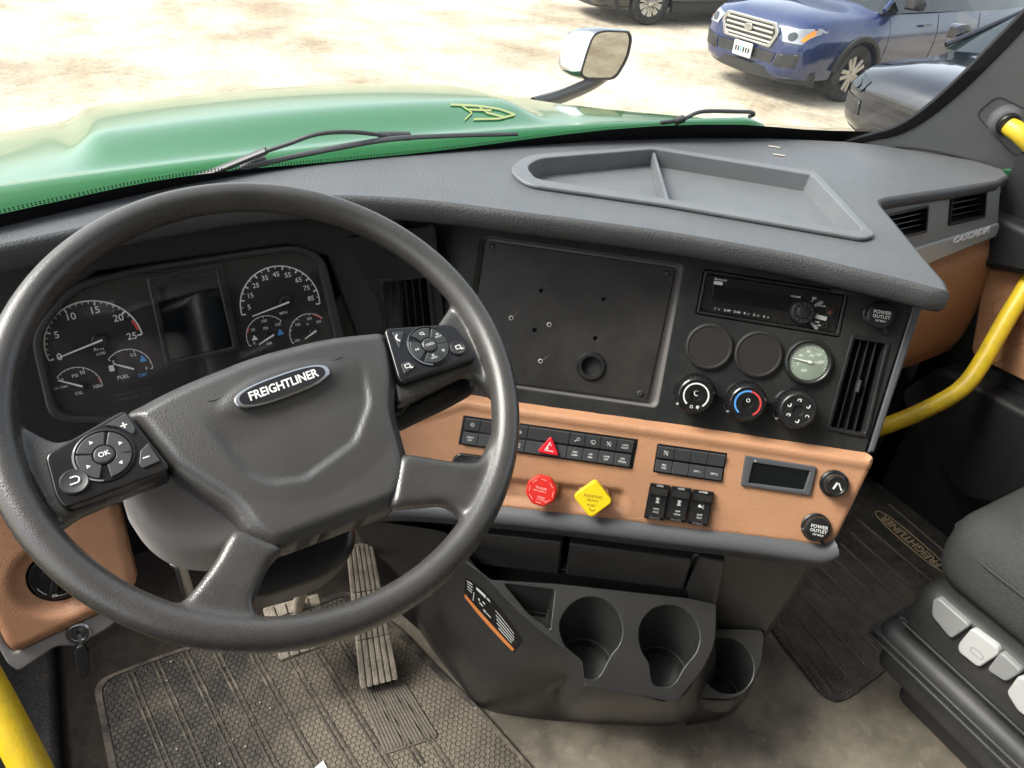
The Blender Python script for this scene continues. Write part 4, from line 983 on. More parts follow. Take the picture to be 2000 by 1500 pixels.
# ------------------------------------------------------------------ tan knee panel with the light switch and the key
LF = Frame(ondepth(120, 1130, 1.0), V((1, -.10, 0)), (.0, .42, 1))
kp_t = thing('knee_panel', 'tan lower dash panel under the wheel rim with grey edge', 'panel', LF.M())
kl = rnd(LF.loop([(-110, 940), (0, 985), (227, 975), (266, 1139), (245, 1168), (196, 1199), (28, 1278), (10, 1262), (-110, 1000)]), [.01, .01, .006, .006, .01, .01, .012, .008, .01])
dialc = LF.uv(108, 1135)
def kh(u, v):
    d = math.hypot(u-dialc.x, v-dialc.y); e = pdist((u, v), kl)
    return -.014*(1-sstep(.040, .056, d))-.006*(1-sstep(0, .008, e))
part('tan_face', field(kl, .006, kh, [circ(.037, 36, dialc.x, dialc.y)], .02), 'tan', kp_t)
part('grey_edge', moved(plate([rnd(LF.loop([(-20, 1180), (10, 1255), (28, 1274), (205, 1192), (262, 1150), (258, 1180), (215, 1225), (150, 1262), (110, 1262), (36, 1312), (14, 1296), (-40, 1200)], -.012), .006)], .02, .004), T(0, 0, -.030)), 'column', kp_t)
ls = thing('headlight_switch', 'round black light switch dial in the tan knee panel', 'dial', LF.M(dialc.x, dialc.y, -.014))
part('bezel', lathe([(.0385, -.01), (.0385, .0), (.0345, -.004), (.034, -.010)], 48, 25), 'satin_black', ls)
dk = part('dial', lathe([(.0335, -.008), (.0335, .001), (.031, .003), (.020, .003), (.0185, .006), (.017, .0065), (0, .0065)], 48, 25), 'satin_black', ls)
part('grip', box(.036, .009, .014, .003), 'satin_black', dk, T(0, 0, .005) @ RZ(R_(70)))
part('symbol', join([(icon('lamp'), T(-.008, -.025, .0032)), (plate([arcpoly(.0265, .0272, 250, 290, 8)], .0002), T(0, 0, .0032)), (plate([arcpoly(.0265, .0272, 200, 232, 8)], .0002), T(0, 0, .0032))]), 'print_white', dk)
ig = thing('ignition_lock', 'silver ignition lock in the lower edge of the tan panel', 'lock', LF.at(154, 1236, -.010))
part('barrel', lathe([(.016, -.01), (.016, .002), (.0135, .0045), (.0105, .0045), (.0100, .0030), (0, .0030)], 32, 25), 'steel', ig)
part('housing', lathe([(.022, -.014), (.021, -.003), (.0162, -.001)], 32, 25), 'satin_black', ig); part('keyway', box(.0022, .010, .0004, .0001), 'deep_black', ig, T(0, 0, .0031))
ky = thing('ignition_key', 'black-headed key hanging from the ignition lock', 'key', LF.at(154, 1240, -.008))
kyi = LF.at(154, 1240, -.008).inverted()
a_, b_ = kyi @ onplane(156, 1243, LF.o, LF.n), kyi @ onplane(166, 1322, LF.o+V((0, -.01, 0)), LF.n)
dr = (b_-a_); L = dr.length
KM = T(*a_) @ dr.to_track_quat('Y', 'Z').to_matrix().to_4x4()
part('blade', moved(box(.004, .018, .002, .0004), T(0, .006, 0)), 'steel', ky, KM)
part('bow', moved(plate([rnd([V((-.0045, .012)), V((.0045, .012)), V((.0085, .022)), V((.0075, L-.006)), V((0, L+.004)), V((-.0075, L-.006)), V((-.0085, .022))], .003)], .008, .002), T(0, 0, -.003)), 'satin_black', ky, KM)

# ------------------------------------------------------------------ pedals
def quadpedal(name, label, c4, ts, nx, ny, gx, gy, thick, m, arm=None):
    """c4: TL TR BR BL world points; studs nx by ny"""
    tl, tr_, br, bl = c4; o = (tl+tr_+br+bl)/4; ex = ((tr_-tl)+(br-bl)).normalized(); ey = ((tl-bl)+(tr_-br)).normalized()
    F = Frame(o, ex, ey); loc = [V(((p-o).dot(F.ex), (p-o).dot(F.ey))) for p in c4]
    t = thing(name, label, 'pedal', F.M())
    part('pad', moved(plate([rnd([loc[0], loc[3], loc[2], loc[1]], .006)], thick, .002), T(0, 0, -thick)), m, t)
    for j in range(ny):
        for i in range(nx):
            u0, u1, v0, v1 = (i+gx)/nx, (i+1-gx)/nx, (j+gy)/ny, (j+1-gy)/ny
            def q(u, v): return loc[0].lerp(loc[1], u).lerp(loc[3].lerp(loc[2], u), v)
            qs = [q(u0, v0), q(u0, v1), q(u1, v1), q(u1, v0)]
            part('tread_block', plate([rnd(qs, .0015, 1)], .006, .0012, 1), m, t, T(0, 0, -.001))
    return t, F
quadpedal('accelerator_pedal', 'long ribbed dusty accelerator pedal', [onz(676, 1066, .22), onz(728, 1060, .22), onz(778, 1325, .03), onz(704, 1346, .03)], None, 6, 3, .10, .008, .014, 'pedal')
bt, BF = quadpedal('brake_pedal', 'square dusty brake pedal with a block tread', [onz(512, 1188, .15), onz(622, 1158, .15), onz(644, 1258, .11), onz(548, 1292, .11)], None, 5, 4, .06, .06, .014, 'pedal')
part('arm', tube([BF.M().inverted() @ p for p in (BF.P(0, .02, -.02), onz(590, 1150, .20), onz(575, 1080, .36))], .010, 10), 'pedal', bt)

# ------------------------------------------------------------------ mats
def hexmat(name, base, dirt, dirtc, scale, center, rad):
    m = bpy.data.materials.new(name); m.use_nodes = True; nt = m.node_tree; N = nt.nodes; L = nt.links; b = N['Principled BSDF']
    tc = N.new('ShaderNodeTexCoord')
    def vm(op, a, bvec=None):
        n = N.new('ShaderNodeVectorMath'); n.operation = op; L.new(a, n.inputs[0])
        if bvec is not None: n.inputs[1].default_value = bvec
        return n.outputs['Value'] if op == 'LENGTH' else n.outputs[0]
    p = vm('MULTIPLY', tc.outputs['Object'], (scale, scale, 0)); r3 = 3**.5; ds = []
    for off in ((100, 100*r3, 0), (100.5, 100*r3+r3/2, 0)):
        q = vm('ADD', p, off); q = vm('MODULO', q, (1, r3, 1)); q = vm('SUBTRACT', q, (.5, r3/2, 0)); ds.append(vm('LENGTH', q))
    mn = N.new('ShaderNodeMath'); mn.operation = 'MINIMUM'; L.new(ds[0], mn.inputs[0]); L.new(ds[1], mn.inputs[1])
    mr = N.new('ShaderNodeMapRange'); mr.inputs[1].default_value = .34; mr.inputs[2].default_value = .48; L.new(mn.outputs[0], mr.inputs[0])
    bu = N.new('ShaderNodeBump'); bu.inputs['Strength'].default_value = 1; bu.inputs['Distance'].default_value = .0022; L.new(mr.outputs[0], bu.inputs['Height']); L.new(bu.outputs[0], b.inputs['Normal'])
    no = N.new('ShaderNodeTexNoise'); no.inputs['Scale'].default_value = 13; no.inputs['Detail'].default_value = 10; no.inputs['Roughness'].default_value = .72; L.new(tc.outputs['Object'], no.inputs['Vector'])
    dv = N.new('ShaderNodeVectorMath'); dv.operation = 'DISTANCE'; L.new(tc.outputs['Object'], dv.inputs[0]); dv.inputs[1].default_value = center
    dm = N.new('ShaderNodeMapRange'); dm.inputs[1].default_value = rad*.25; dm.inputs[2].default_value = rad; dm.inputs[3].default_value = .30; dm.inputs[4].default_value = -.06; L.new(dv.outputs['Value'], dm.inputs[0])
    ad = N.new('ShaderNodeMath'); ad.operation = 'ADD'; L.new(no.outputs[0], ad.inputs[0]); L.new(dm.outputs[0], ad.inputs[1])
    cr = N.new('ShaderNodeMapRange'); cr.inputs[1].default_value = .40; cr.inputs[2].default_value = .80; cr.inputs[4].default_value = dirt; L.new(ad.outputs[0], cr.inputs[0])
    mx = N.new('ShaderNodeMix'); mx.data_type = 'RGBA'; L.new(cr.outputs[0], mx.inputs[0]); mx.inputs[6].default_value = (*base, 1); mx.inputs[7].default_value = (*dirtc, 1)
    L.new(mx.outputs[2], b.inputs['Base Color']); b.inputs['Roughness'].default_value = .62; b.inputs['Specular IOR Level'].default_value = .35; MAT[name] = m
pc = onz(800, 1400, .01); MO = onz(560, 1420, 0)
hexmat('mat_hex', (.040, .0375, .034), .75, (.23, .195, .15), 105, (pc.x-MO.x, pc.y-MO.y, 0), .34)
dm_ = thing('driver_floor_mat', 'dirty ribbed rubber mat under the driver pedals', 'floor mat', T(MO.x, MO.y, .001))
mo2 = V((MO.x, MO.y))
def fz(px, py, z=.008): p = onz(px, py, z); return V((p.x, p.y))-mo2
ml = rnd([fz(*p) for p in [(181, 1332), (320, 1278), (520, 1215), (680, 1150), (790, 1235), (860, 1310), (932, 1378), (1050, 1512), (1080, 1640), (240, 1640)]], [.03, .02, .02, .03, .02, .03, .02, .02, .02, .02])
part('mat_base', plate([ml], .007, .002), 'mat_hex', dm_)
ring = [p for p in ml]
ce = sum(ring, V((0, 0)))/len(ring)
part('border', plate([ml, [p+(ce-p).normalized()*.012 for p in ml]], .0035, .001), 'rubber_dirty', dm_, T(0, 0, .006))
rd_ = ((fz(469, 1496)-fz(360, 1272)).normalized()+(fz(595, 1496)-fz(480, 1283)).normalized()+(fz(315, 1465)-fz(252, 1311)).normalized()).normalized()
for x, y in ((252, 1311), (304, 1292), (360, 1272), (416, 1262), (480, 1252), (539, 1240), (597, 1238), (655, 1240), (712, 1262)):
    s_ = fz(x, y); e = s_+rd_*(.46 if x < 600 else .30)
    for sgn in (-1, 1):
        off = V((-rd_.y, rd_.x))*.0042*sgn; c = (s_+e)/2+off
        part('rib', plate([rrect((e-s_).length, .0042, .002, 2)], .0035, .0012, 1), 'rubber_dirty', dm_, T(c.x, c.y, .006) @ RZ(math.atan2(rd_.y, rd_.x)))
h4 = [fz(*p) for p in ((700, 1348), (790, 1332), (858, 1440), (752, 1475))]
mat('heel', (.15, .132, .108), .8, .4, 240, .3, .25, 20)
part('heel_pad', plate([rnd(h4, .008)], .003, .001), 'heel', dm_, T(0, 0, .0065))
for k in range(16):
    u = (k+.5)/16; a_, b_ = h4[0].lerp(h4[1], u), h4[3].lerp(h4[2], u); c = (a_+b_)/2; d = b_-a_
    part('heel_rib', plate([rrect(d.length*.94, .0026, .001, 1)], .0022, .0008, 1), 'heel', dm_, T(c.x, c.y, .009) @ RZ(math.atan2(d.y, d.x)))
# crumbs of dried dirt
mat('crumb', (.38, .33, .26), .9)
cb_ = []
for k in range(170):
    p = onz(random.uniform(240, 960), random.uniform(1290, 1500), .009)
    v2 = V((p.x, p.y))-mo2
    if not inside(v2, ml): continue
    s_ = random.uniform(.0004, .0012) if random.random() < .93 else random.uniform(.0015, .0022)
    cb_.append((box(2, 2.0, 1.4, .4), T(p.x, p.y, .0086) @ RZ(random.random()*6) @ Matrix.Diagonal((s_, s_*random.uniform(.6, 1), s_*.8, 1))))
single('dirt_crumbs', join(cb_), 'crumb', 'pale dried dirt crumbs scattered over the driver mat', 'dirt', None, None, 'stuff')
pz = onz(622, 1500, .0115)
single('paper_scrap', plate([[V((-.012, -.02)), V((.014, -.02)), V((.010, .008)), V((-.009, .001))]], .0006), 'paper', 'small white paper scrap lying on the driver mat', 'paper', T(pz.x, pz.y, .0118))

mat('mat_ridge', (.17, .155, .13), .7, .3, 240, .3, .3, 18)
hexmat('mat_rib', (.042, .040, .037), .8, (.21, .185, .15), 120, (0, -.12, 0), .30)
PO_ = onz(1680, 1180, 0); pm2 = V((PO_.x, PO_.y))
pmt = thing('passenger_floor_mat', 'black ribbed rubber mat in front of the passenger seat', 'floor mat', T(PO_.x, PO_.y, .001))
def gz(px, py, z=.007): p = onz(px, py, z); return V((p.x, p.y))-pm2
pl_ = rnd([gz(*p) for p in [(1480, 1195), (1602, 1352), (1632, 1372), (1660, 1362), (1960, 1130), (1760, 930), (1660, 930)]], [.01, .03, .02, .03, .01, .01, .01])
part('mat_base', plate([pl_], .006, .002), 'mat_rib', pmt)
r0 = (gz(1597, 1353)-gz(1496, 1213)).normalized(); r1 = (gz(1835, 1111)-gz(1706, 1003)).normalized()
lines = [((1510, 1205), (1625, 1358)), ((1535, 1180), (1655, 1325)), ((1560, 1155), (1690, 1302)), ((1580, 1130), (1715, 1275)), ((1600, 1108), (1745, 1255)), ((1620, 1085), (1775, 1235)), ((1640, 1062), (1800, 1212)), ((1660, 1040), (1825, 1190)), ((1675, 1015), (1845, 1160)), ((1735, 985), (1875, 1105)), ((1755, 965), (1895, 1085))]
for a_, b_ in lines:
    s_, e = gz(*a_), gz(*b_); d = e-s_; c = (s_+e)/2
    part('rib', plate([rrect(d.length, .0030, .0014, 2)], .0055, .0013, 1), 'mat_ridge', pmt, T(c.x, c.y, .005) @ RZ(math.atan2(d.y, d.x)))
mat('gold_print', (.42, .32, .19), .7)
s_, e = gz(1838, 1108), gz(1722, 1008); d = e-s_; c = (s_+e)/2; an = math.atan2(d.y, d.x)
part('lettering', text('FREIGHTLINER', .029, .03, .0004, 0, sx=.80*d.length/.155), 'gold_print', pmt, T(c.x, c.y, .0068) @ RZ(an))
part('oval_outline', plate([oval(d.length*.60, .020), oval(d.length*.585, .0175)], .0012), 'gold_print', pmt, T(c.x, c.y, .0062) @ RZ(an))
dots = box(.0065, .0022, .0016, .0006)
for j, (a_, b_) in enumerate([((1518, 1218), (1622, 1362)), ((1528, 1205), (1634, 1348)), ((1540, 1192), (1648, 1336)), ((1552, 1178), (1660, 1326)), ((1500, 1212), (1612, 1362))]):
    s_, e = gz(*a_), gz(*b_); d = e-s_
    for k in range(18):
        q = s_+d*((k+.5)/18); part('tread_stud', dots, 'mat_ridge', pmt, T(q.x, q.y, .0055) @ RZ(math.atan2(d.y, d.x)))
# ------------------------------------------------------------------ console with cup wells
cn = thing('cup_console', 'dark grey plastic console with two cup wells under the dash', 'console', Matrix.Translation(Q(-.1, .2, 0)))
ci_ = Matrix.Translation(Q(-.1, .2, 0)).inverted()
part('back_wall', plate([QW.loop([(690, 1010), (1612, 1075), (1500, 1240), (1300, 1300), (900, 1300), (760, 1180)], -.05)], .01), 'console', cn, ci_ @ QW.M(0, 0, -.06))
for px in ([(880, 1034), (1098, 1058), (1092, 1122), (862, 1092)], [(1112, 1060), (1352, 1092), (1335, 1152), (1104, 1122)]):
    part('upper_pad', plate([rnd(QW.loop(px, .0), .004)], .03, .004), 'console', cn, ci_ @ QW.M(0, 0, -.028))
part('pad_ledge', plate([rnd(QW.loop([(850, 1085), (1100, 1112), (1345, 1146), (1345, 1185), (960, 1150), (905, 1100)], -.01), .004)], .02, .003), 'console', cn, ci_ @ QW.M(0, 0, -.03))
cup_a = [(1093, 1230), (1099, 1202), (1120, 1177), (1150, 1166), (1180, 1172), (1205, 1195), (1215, 1228), (1209, 1258), (1192, 1280), (1168, 1322), (1141, 1322), (1136, 1294), (1108, 1268)]
cup_b = [(1248, 1245), (1253, 1215), (1275, 1190), (1305, 1182), (1335, 1190), (1358, 1215), (1366, 1245), (1358, 1275), (1336, 1302), (1312, 1338), (1276, 1336), (1268, 1296), (1254, 1272)]
pock = [(985, 1140), (1083, 1152), (1074, 1230), (1030, 1196)]
deck_px = [(905, 1092), (960, 1132), (1090, 1140), (1345, 1168), (1400, 1180), (1398, 1258), (1374, 1308), (1322, 1372), (1140, 1342), (1135, 1292), (1060, 1238), (1000, 1184), (950, 1130)]
A_ = [smoothpath(D.loop(c), 3, True) for c in (cup_a, cup_b)]; P_ = rnd(D.loop(pock), .004)
deck = rnd(D.loop(deck_px), [.004, .004, .01, .01, .006, .02, .02, .006, .004, .006, .02, .02, .004])
part('deck', plate([deck]+A_+[P_], .006, .0022, 3), 'console', cn, ci_ @ D.M(0, 0, -.006))
def well(loop, F, depth, sh=.86):
    z = V((0, 0, 1)); n = len(loop); top = [F.P(p.x, p.y, -.003) for p in loop]; c = sum(top, V())/n
    lo = [c+(p-c)*sh-z*depth for p in top]; lo = [V((p.x, p.y, c.z-depth)) for p in lo]
    mid = [a.lerp(b, .85) for a, b in zip(top, lo)]; mid2 = [c2+(m-c2)*.95 for m, c2 in zip(mid, [sum(mid, V())/n]*n)]
    v = top+mid+mid2+lo; f = []
    for r in range(3): f += [(r*n+k, r*n+(k+1) % n, (r+1)*n+(k+1) % n, (r+1)*n+k) for k in range(n)]
    f.append(tuple(range(3*n, 4*n)))
    me = frompy(v, f, 40); bm = bmesh.new(); bm.from_mesh(me); bmesh.ops.reverse_faces(bm, faces=bm.faces); bm.to_mesh(me); bm.free(); return fin(me, 40)
for k, l in enumerate(A_): part('cup_well', well(l, D, .085), 'console', cn, ci_)
part('pocket_well', well(P_, D, .05, .8), 'console', cn, ci_)
part('side_fin', plate([rnd(QW.loop([(1338, 1150), (1366, 1088), (1416, 1097), (1398, 1195), (1352, 1186)], -.0), .003)], .014, .003), 'console', cn, ci_ @ QW.M(0, 0, -.014))
# curved skirt from the deck edge down to the floor
topp = [QW.P(*QW.uv(690, 1016, -.03), -.03), QW.P(*QW.uv(800, 1030, -.012), -.012), QW.P(*QW.uv(880, 1048, .0), .0)]+[D.P(*D.uv(*p), -.002) for p in [(918, 1098), (965, 1148), (1010, 1196), (1060, 1241), (1136, 1293), (1141, 1343), (1230, 1358), (1322, 1373), (1374, 1308), (1398, 1258)]]
botp = [onz(*p, .0) for p in [(760, 1150), (785, 1180), (806, 1210), (835, 1255), (868, 1300), (900, 1340), (945, 1385), (1050, 1404), (1120, 1410), (1220, 1416), (1310, 1417), (1335, 1400), (1340, 1385)]]
tp_, bt_ = smoothpath(topp, 4), smoothpath(botp, 4); n = len(tp_); rr = []
nv = nrm2(tp_)
for j in range(13):
    t_ = j/12; row = []
    for k in range(n):
        p = tp_[k].lerp(bt_[k], t_); 
        o_ = (bt_[k]-tp_[k]); hz = V((o_.x, o_.y, 0))
        s_ = sstep(0, 1, t_)*.5+t_*.5
        p = tp_[k]+hz*(1-(1-t_)**1.35)+V((0, 0, o_.z*t_)); 
        p = p+nv[k]*.020*math.sin(math.pi*t_)
        if j == 0: p = p-nv[k]*.003
        row.append(p)
    rr.append(row)
part('skirt', frompy([p for r in rr for p in r], [(j*n+k, j*n+k+1, (j+1)*n+k+1, (j+1)*n+k) for j in range(12) for k in range(n-1)], 60), 'console', cn, ci_)
def cen(px): return sum((V(p) for p in px), V((0, 0)))/len(px)
# separate round cup well beside the deck
c3 = thing('cup_holder', 'separate round cup holder beside the console next to the passenger mat', 'cup holder', Matrix.Translation(Q(.05, .235, 0)))
c3i = Matrix.Translation(Q(.05, .235, 0)).inverted()
cc = D2.uv(1419, 1300); rr_ = (D2.uv(1471, 1300)-D2.uv(1367, 1300)).length/2
hole = circ(rr_, 36, cc.x, cc.y)
fl_ = rnd(D2.loop([(1385, 1228), (1494, 1230), (1489, 1296), (1470, 1338), (1440, 1366), (1330, 1362), (1345, 1290)]), [.01, .012, .02, .03, .03, .01, .01])
part('rim_plate', plate([fl_, hole], .006, .0022, 3), 'console', c3, c3i @ D2.M(0, 0, -.006))
part('well', well(hole, D2, .08), 'console', c3, c3i)
tp3 = [D2.P(*D2.uv(*p), -.003) for p in [(1330, 1360), (1385, 1367), (1438, 1364), (1468, 1337), (1488, 1296), (1493, 1232)]]
bt3 = [onz(*p, 0) for p in [(1340, 1417), (1392, 1408), (1432, 1390), (1462, 1352), (1484, 1305), (1496, 1240)]]
t3, b3 = smoothpath(tp3, 4), smoothpath(bt3, 4); n = len(t3)
part('skirt', frompy([t3[k].lerp(b3[k], j/5) for j in range(6) for k in range(n)], [(j*n+k, j*n+k+1, (j+1)*n+k+1, (j+1)*n+k) for j in range(5) for k in range(n-1)], 60), 'console', c3, c3i)
# side cheek of the stack above that holder
part('stack_cheek', plate([rnd(QW.loop([(1340, 1085), (1614, 1070), (1590, 1100), (1498, 1234), (1380, 1240)], -.012), .004)], .02, .004), 'console', cn, ci_ @ QW.M(0, 0, -.032))
# instruction label on the skirt: follows it as a thin curved sheet
def skirt_pt(px, py):
    best = None; d = ray(px, py).normalized()
    from mathutils.bvhtree import BVHTree
    return None
from mathutils.bvhtree import BVHTree
bv = BVHTree.FromPolygons([tuple(p) for r in rr for p in r], [(j*len(tp_)+k, j*len(tp_)+k+1, (j+1)*len(tp_)+k+1, (j+1)*len(tp_)+k) for j in range(12) for k in range(len(tp_)-1)])
lab4 = [(910, 1130), (934, 1142), (1020, 1252), (1003, 1272), (906, 1166)]
def skp(px, py, lift=.0012):
    h = bv.ray_cast(CAM, ray(px, py).normalized())
    if h[0] is None: return ondepth(px, py, 1.0)
    nrm = h[1] if h[1].dot(CAM-h[0]) > 0 else -h[1]
    return h[0]+nrm*lift
L0, L1, L2, L3 = (910, 1128), (936, 1140), (1022, 1250), (1004, 1274)
def lq(u, v):   # u along the label, v from upper edge down
    a = V(L0).lerp(V((907, 1164)), v); b = V(L2).lerp(V(L3), v); m_ = V((960, 1168)).lerp(V((950, 1218)), v)
    p = a*((1-u)*(1-2*u))+m_*(4*u*(1-u))+b*(u*(2*u-1)); return p
def labsheet(u0, u1, v0, v1, lift, nu=10, nv_=3):
    pts = [skp(*lq(u0+(u1-u0)*i/nu, v0+(v1-v0)*j/nv_), lift) for j in range(nv_+1) for i in range(nu+1)]
    return frompy(pts, [(j*(nu+1)+i, j*(nu+1)+i+1, (j+1)*(nu+1)+i+1, (j+1)*(nu+1)+i) for j in range(nv_) for i in range(nu)], 60)
lb = thing('instruction_label', 'small dark printed instruction sticker on the console side', 'label', Matrix.Translation(skp(960, 1195)))
lbi = Matrix.Translation(skp(960, 1195)).inverted()
part('sticker', labsheet(0, 1, 0, 1, .0010), 'gloss_black', lb, lbi)
part('orange_band', labsheet(.02, .98, .80, .97, .0016), 'print_orange', lb, lbi)
mat('print_pale', (.6, .6, .58), .6)
for u0, u1, v0, v1 in ((.04, .16, .08, .13), (.05, .17, .20, .24), (.06, .17, .31, .35), (.07, .17, .42, .46), (.24, .42, .08, .18), (.44, .5, .1, .16), (.20, .215, .35, .70), (.30, .33, .40, .48), (.33, .40, .50, .55), (.38, .43, .36, .41), (.42, .46, .58, .66), (.47, .56, .60, .64), (.60, .90, .20, .23), (.62, .92, .32, .36), (.64, .93, .43, .47), (.66, .92, .54, .58), (.70, .92, .65, .69)):
    part('print_line', labsheet(u0, u1, v0, v1, .0017, 3, 1), 'print_pale', lb, lbi)

# ------------------------------------------------------------------ passenger seat
st = thing('passenger_chair', 'grey cloth passenger seat with pale adjuster buttons on its side', 'seat', T(1.25, .1, 0)); sti = T(-1.25, -.1, 0)
def rbox(x0, x1, y0, y1, z0, z1, b, puff=0.):
    bm = bmesh.new(); bmesh.ops.create_cube(bm, size=1)
    for v in bm.verts: v.co = V(((x0+x1)/2+v.co.x*(x1-x0), (y0+y1)/2+v.co.y*(y1-y0), (z0+z1)/2+v.co.z*(z1-z0)))
    bmesh.ops.bevel(bm, geom=bm.edges[:], offset=b, segments=5, profile=.5, affect='EDGES'); return frombm(bm, 50)
SXL = .985
cush = rbox(SXL, 1.52, -.35, .350, .325, .475, .055)
part('cushion', cush, 'seat_cloth', st, sti)
part('cushion_seam', tube(smoothpath([(SXL-.001, -.3, .425), (SXL-.002, .2, .425), (SXL+.002, .285, .424), (SXL+.03, .340, .42), (SXL+.1, .3515, .418), (1.45, .3515, .418)], 5), .0022, 8), 'seat_cloth', st, sti)
part('top_seam', tube(smoothpath([(SXL+.11, -.3, .4755), (SXL+.11, .20, .4755), (SXL+.13, .28, .474), (SXL+.2, .30, .472), (1.4, .30, .472)], 5), .0020, 8), 'seat_cloth', st, sti)
part('base_shell', rbox(SXL-.018, 1.50, -.40, .333, .215, .335, .035), 'seat_plastic', st, sti)
part('base_flange', rbox(SXL-.032, 1.52, -.42, .350, .165, .225, .024), 'seat_plastic', st, sti)
part('base_foot', rbox(SXL-.015, 1.50, -.42, .333, .115, .170, .02), 'seat_plastic', st, sti)
for zz in (.182, .198): part('bellows_ridge', rbox(SXL-.036, 1.53, -.42, .354, zz, zz+.007, .003), 'seat_plastic', st, sti)
part('shell_line', tube(smoothpath([(SXL-.020, -.3, .245), (SXL-.020, .26, .245), (SXL-.012, .318, .245), (SXL+.03, .3355, .245), (1.4, .3355, .245)], 5), .002, 6), 'seat_plastic', st, sti)
part('pedestal', rbox(SXL+.06, 1.44, -.35, .30, .001, .12, .02), 'seat_plastic', st, sti)
XF = Frame((SXL-.019, 0, 0), (0, -1, 0), (0, 0, 1))      # side face, u runs backwards
for k, (px, m, lab) in enumerate((([(1822, 1172), (1832, 1166), (1896, 1222), (1858, 1248), (1820, 1202)], 'button_grey', None), ([(1898, 1226), (1950, 1264), (1952, 1278), (1912, 1304), (1872, 1272), (1872, 1258)], 'button_white', 'white adjuster button with a small mark'),
     ([(1955, 1272), (1998, 1312), (1965, 1332), (1928, 1308)], 'button_grey', None), ([(1990, 1318), (2040, 1350), (2040, 1420), (1990, 1390), (1966, 1352)], 'button_white', None))):
    lp = rnd(XF.loop(px, .006), .007); b_ = part('adjuster_button', plate([lp], .012, .003, 3), m, st, sti @ XF.M(0, 0, -.004), label=lab)
    if k == 1:
        o = XF.uv(1908, 1276, .008); part('mark', plate([oval(.010, .006), oval(.009, .005)], .0003), 'button_grey', b_, T(o.x, o.y, .0121))

# ------------------------------------------------------------------ door, pillar, handles
dr_ = thing('passenger_door', 'dark passenger door lining with a tan insert', 'door', T(1.50, .5, .3)); dri = T(-1.50, -.5, -.3)
part('door_panel', wall((1.50, .74, 0), (1.50, .74, .82), (1.50, -.9, .82), (1.50, -.9, 0), -.03), 'door_dark', dr_, dri)
XD = Frame((1.496, 0, 0), (0, -1, 0), (0, 0, 1))
part('tan_insert', plate([rnd(XD.loop([(1930, 520), (2040, 540), (2420, 640), (2480, 1020), (2080, 780), (1900, 690)]), .02)], .01, .003), 'tan', dr_, dri @ XD.M(0, 0, -.002))
mat('tan_line', (.36, .16, .072), .6)
for k in range(7):
    o = XD.uv(1965+(k % 3)*28-(k//3)*10, 600+(k//3)*42+(k % 3)*10); hx = [V((.026*math.cos(R_(60*j)), .026*math.sin(R_(60*j)))) for j in range(6)]
    part('hexagon_outline', plate([hx, [p*.9 for p in hx]], .0012), 'tan_line', dr_, dri @ XD.M(o.x, o.y, .0082))
part('map_pocket', plate([rnd(XD.loop([(1780, 760), (1860, 705), (2100, 830), (2100, 1000), (1900, 960)]), .03)], .06, .012, 3), 'door_dark', dr_, dri @ XD.M(0, 0, -.01))
part('arm_rest', plate([rnd(XD.loop([(1930, 400), (2090, 470), (2090, 545), (1940, 515)]), .01)], .05, .012, 3), 'door_dark', dr_, dri @ XD.M(0, 0, -.01))
mat('door_green', (.006, .05, .02), .4)
part('window_ledge', plate([rnd(XD.loop([(1950, 330), (2090, 330), (2090, 410), (1950, 395)]), .008)], .02, .004), 'door_green', dr_, dri @ XD.M(0, 0, -.025))

PN = V((-.62, -.74, .26)).normalized()
AP = Frame(dtop(1760, 290)+V((.0, .0, -.003)), V((.74, -.62, 0)), (0, 0, 1))
ap = thing('windshield_pillar', 'grey lined windshield pillar beside the passenger door', 'pillar', AP.M())
apl = AP.loop([(1640, 290), (1690, 268), (1745, 255), (1800, 222), (1870, 160), (1950, 80), (2060, -30), (2340, -310), (2480, -310), (2260, 60), (2170, 360), (1985, 362), (1952, 335), (1860, 306), (1755, 290), (1690, 300)])
part('trim_cover', plate([smoothpath(apl, 3, True)], .02, .006, 3), 'pillar', ap, T(0, 0, -.018))
hr = rnd(AP.loop([(1905, 222), (1948, 186), (2060, 240), (2060, 330), (1975, 300)], .002), .014)
part('handle_recess', plate([hr, [p+(sum(hr, V((0, 0)))/len(hr)-p).normalized()*.0012 for p in hr]], .0008), 'deep_black', ap, T(0, 0, .0022))
part('handle_boss', lathe([(.034, 0), (.027, .002), (.022, .006), (.020, .008), (0, .008)], 32, 60), 'pillar', ap, T(*AP.uv(1962, 236), .001))
part('seal_band', plate([smoothpath(AP.loop([(1640, 278), (1690, 262), (1745, 246), (1800, 212), (1870, 150), (1950, 68), (2060, -44), (2330, -315), (2345, -300), (2080, -30), (1965, 92), (1880, 176), (1808, 234), (1750, 264), (1690, 276), (1640, 296)], -.004), 3, True)], .012, .003), 'frit', ap, T(0, 0, -.008))
p0 = AP.P(*AP.uv(1968, 243), .008)
gh = [p0, ondepth(2000, 268, 1.36), ondepth(2050, 330, 1.36), ondepth(2052, 440, 1.38), ondepth(2012, 545, 1.40), ondepth(1965, 625, 1.41), ondepth(1915, 712, 1.42), ondepth(1885, 752, 1.425), ondepth(1850, 778, 1.43), ondepth(1790, 808, 1.44), ondepth(1745, 826, 1.445), ondepth(1700, 842, 1.45)]
t = thing('grab_handle', 'long bent yellow grab handle beside the passenger door', 'grab handle', Matrix.Translation(gh[5]), 'yellow grab handles')
part('bar', tube([p-gh[5] for p in smoothpath(gh, 6)], .0165, 16), 'yellow_handle', t)
part('end_cap', lathe([(.020, -.004), (.021, .004), (.017, .010)], 24, 50), 'satin_black', t, Matrix.Translation(-gh[5]) @ AP.M(*AP.uv(1966, 240), .006))
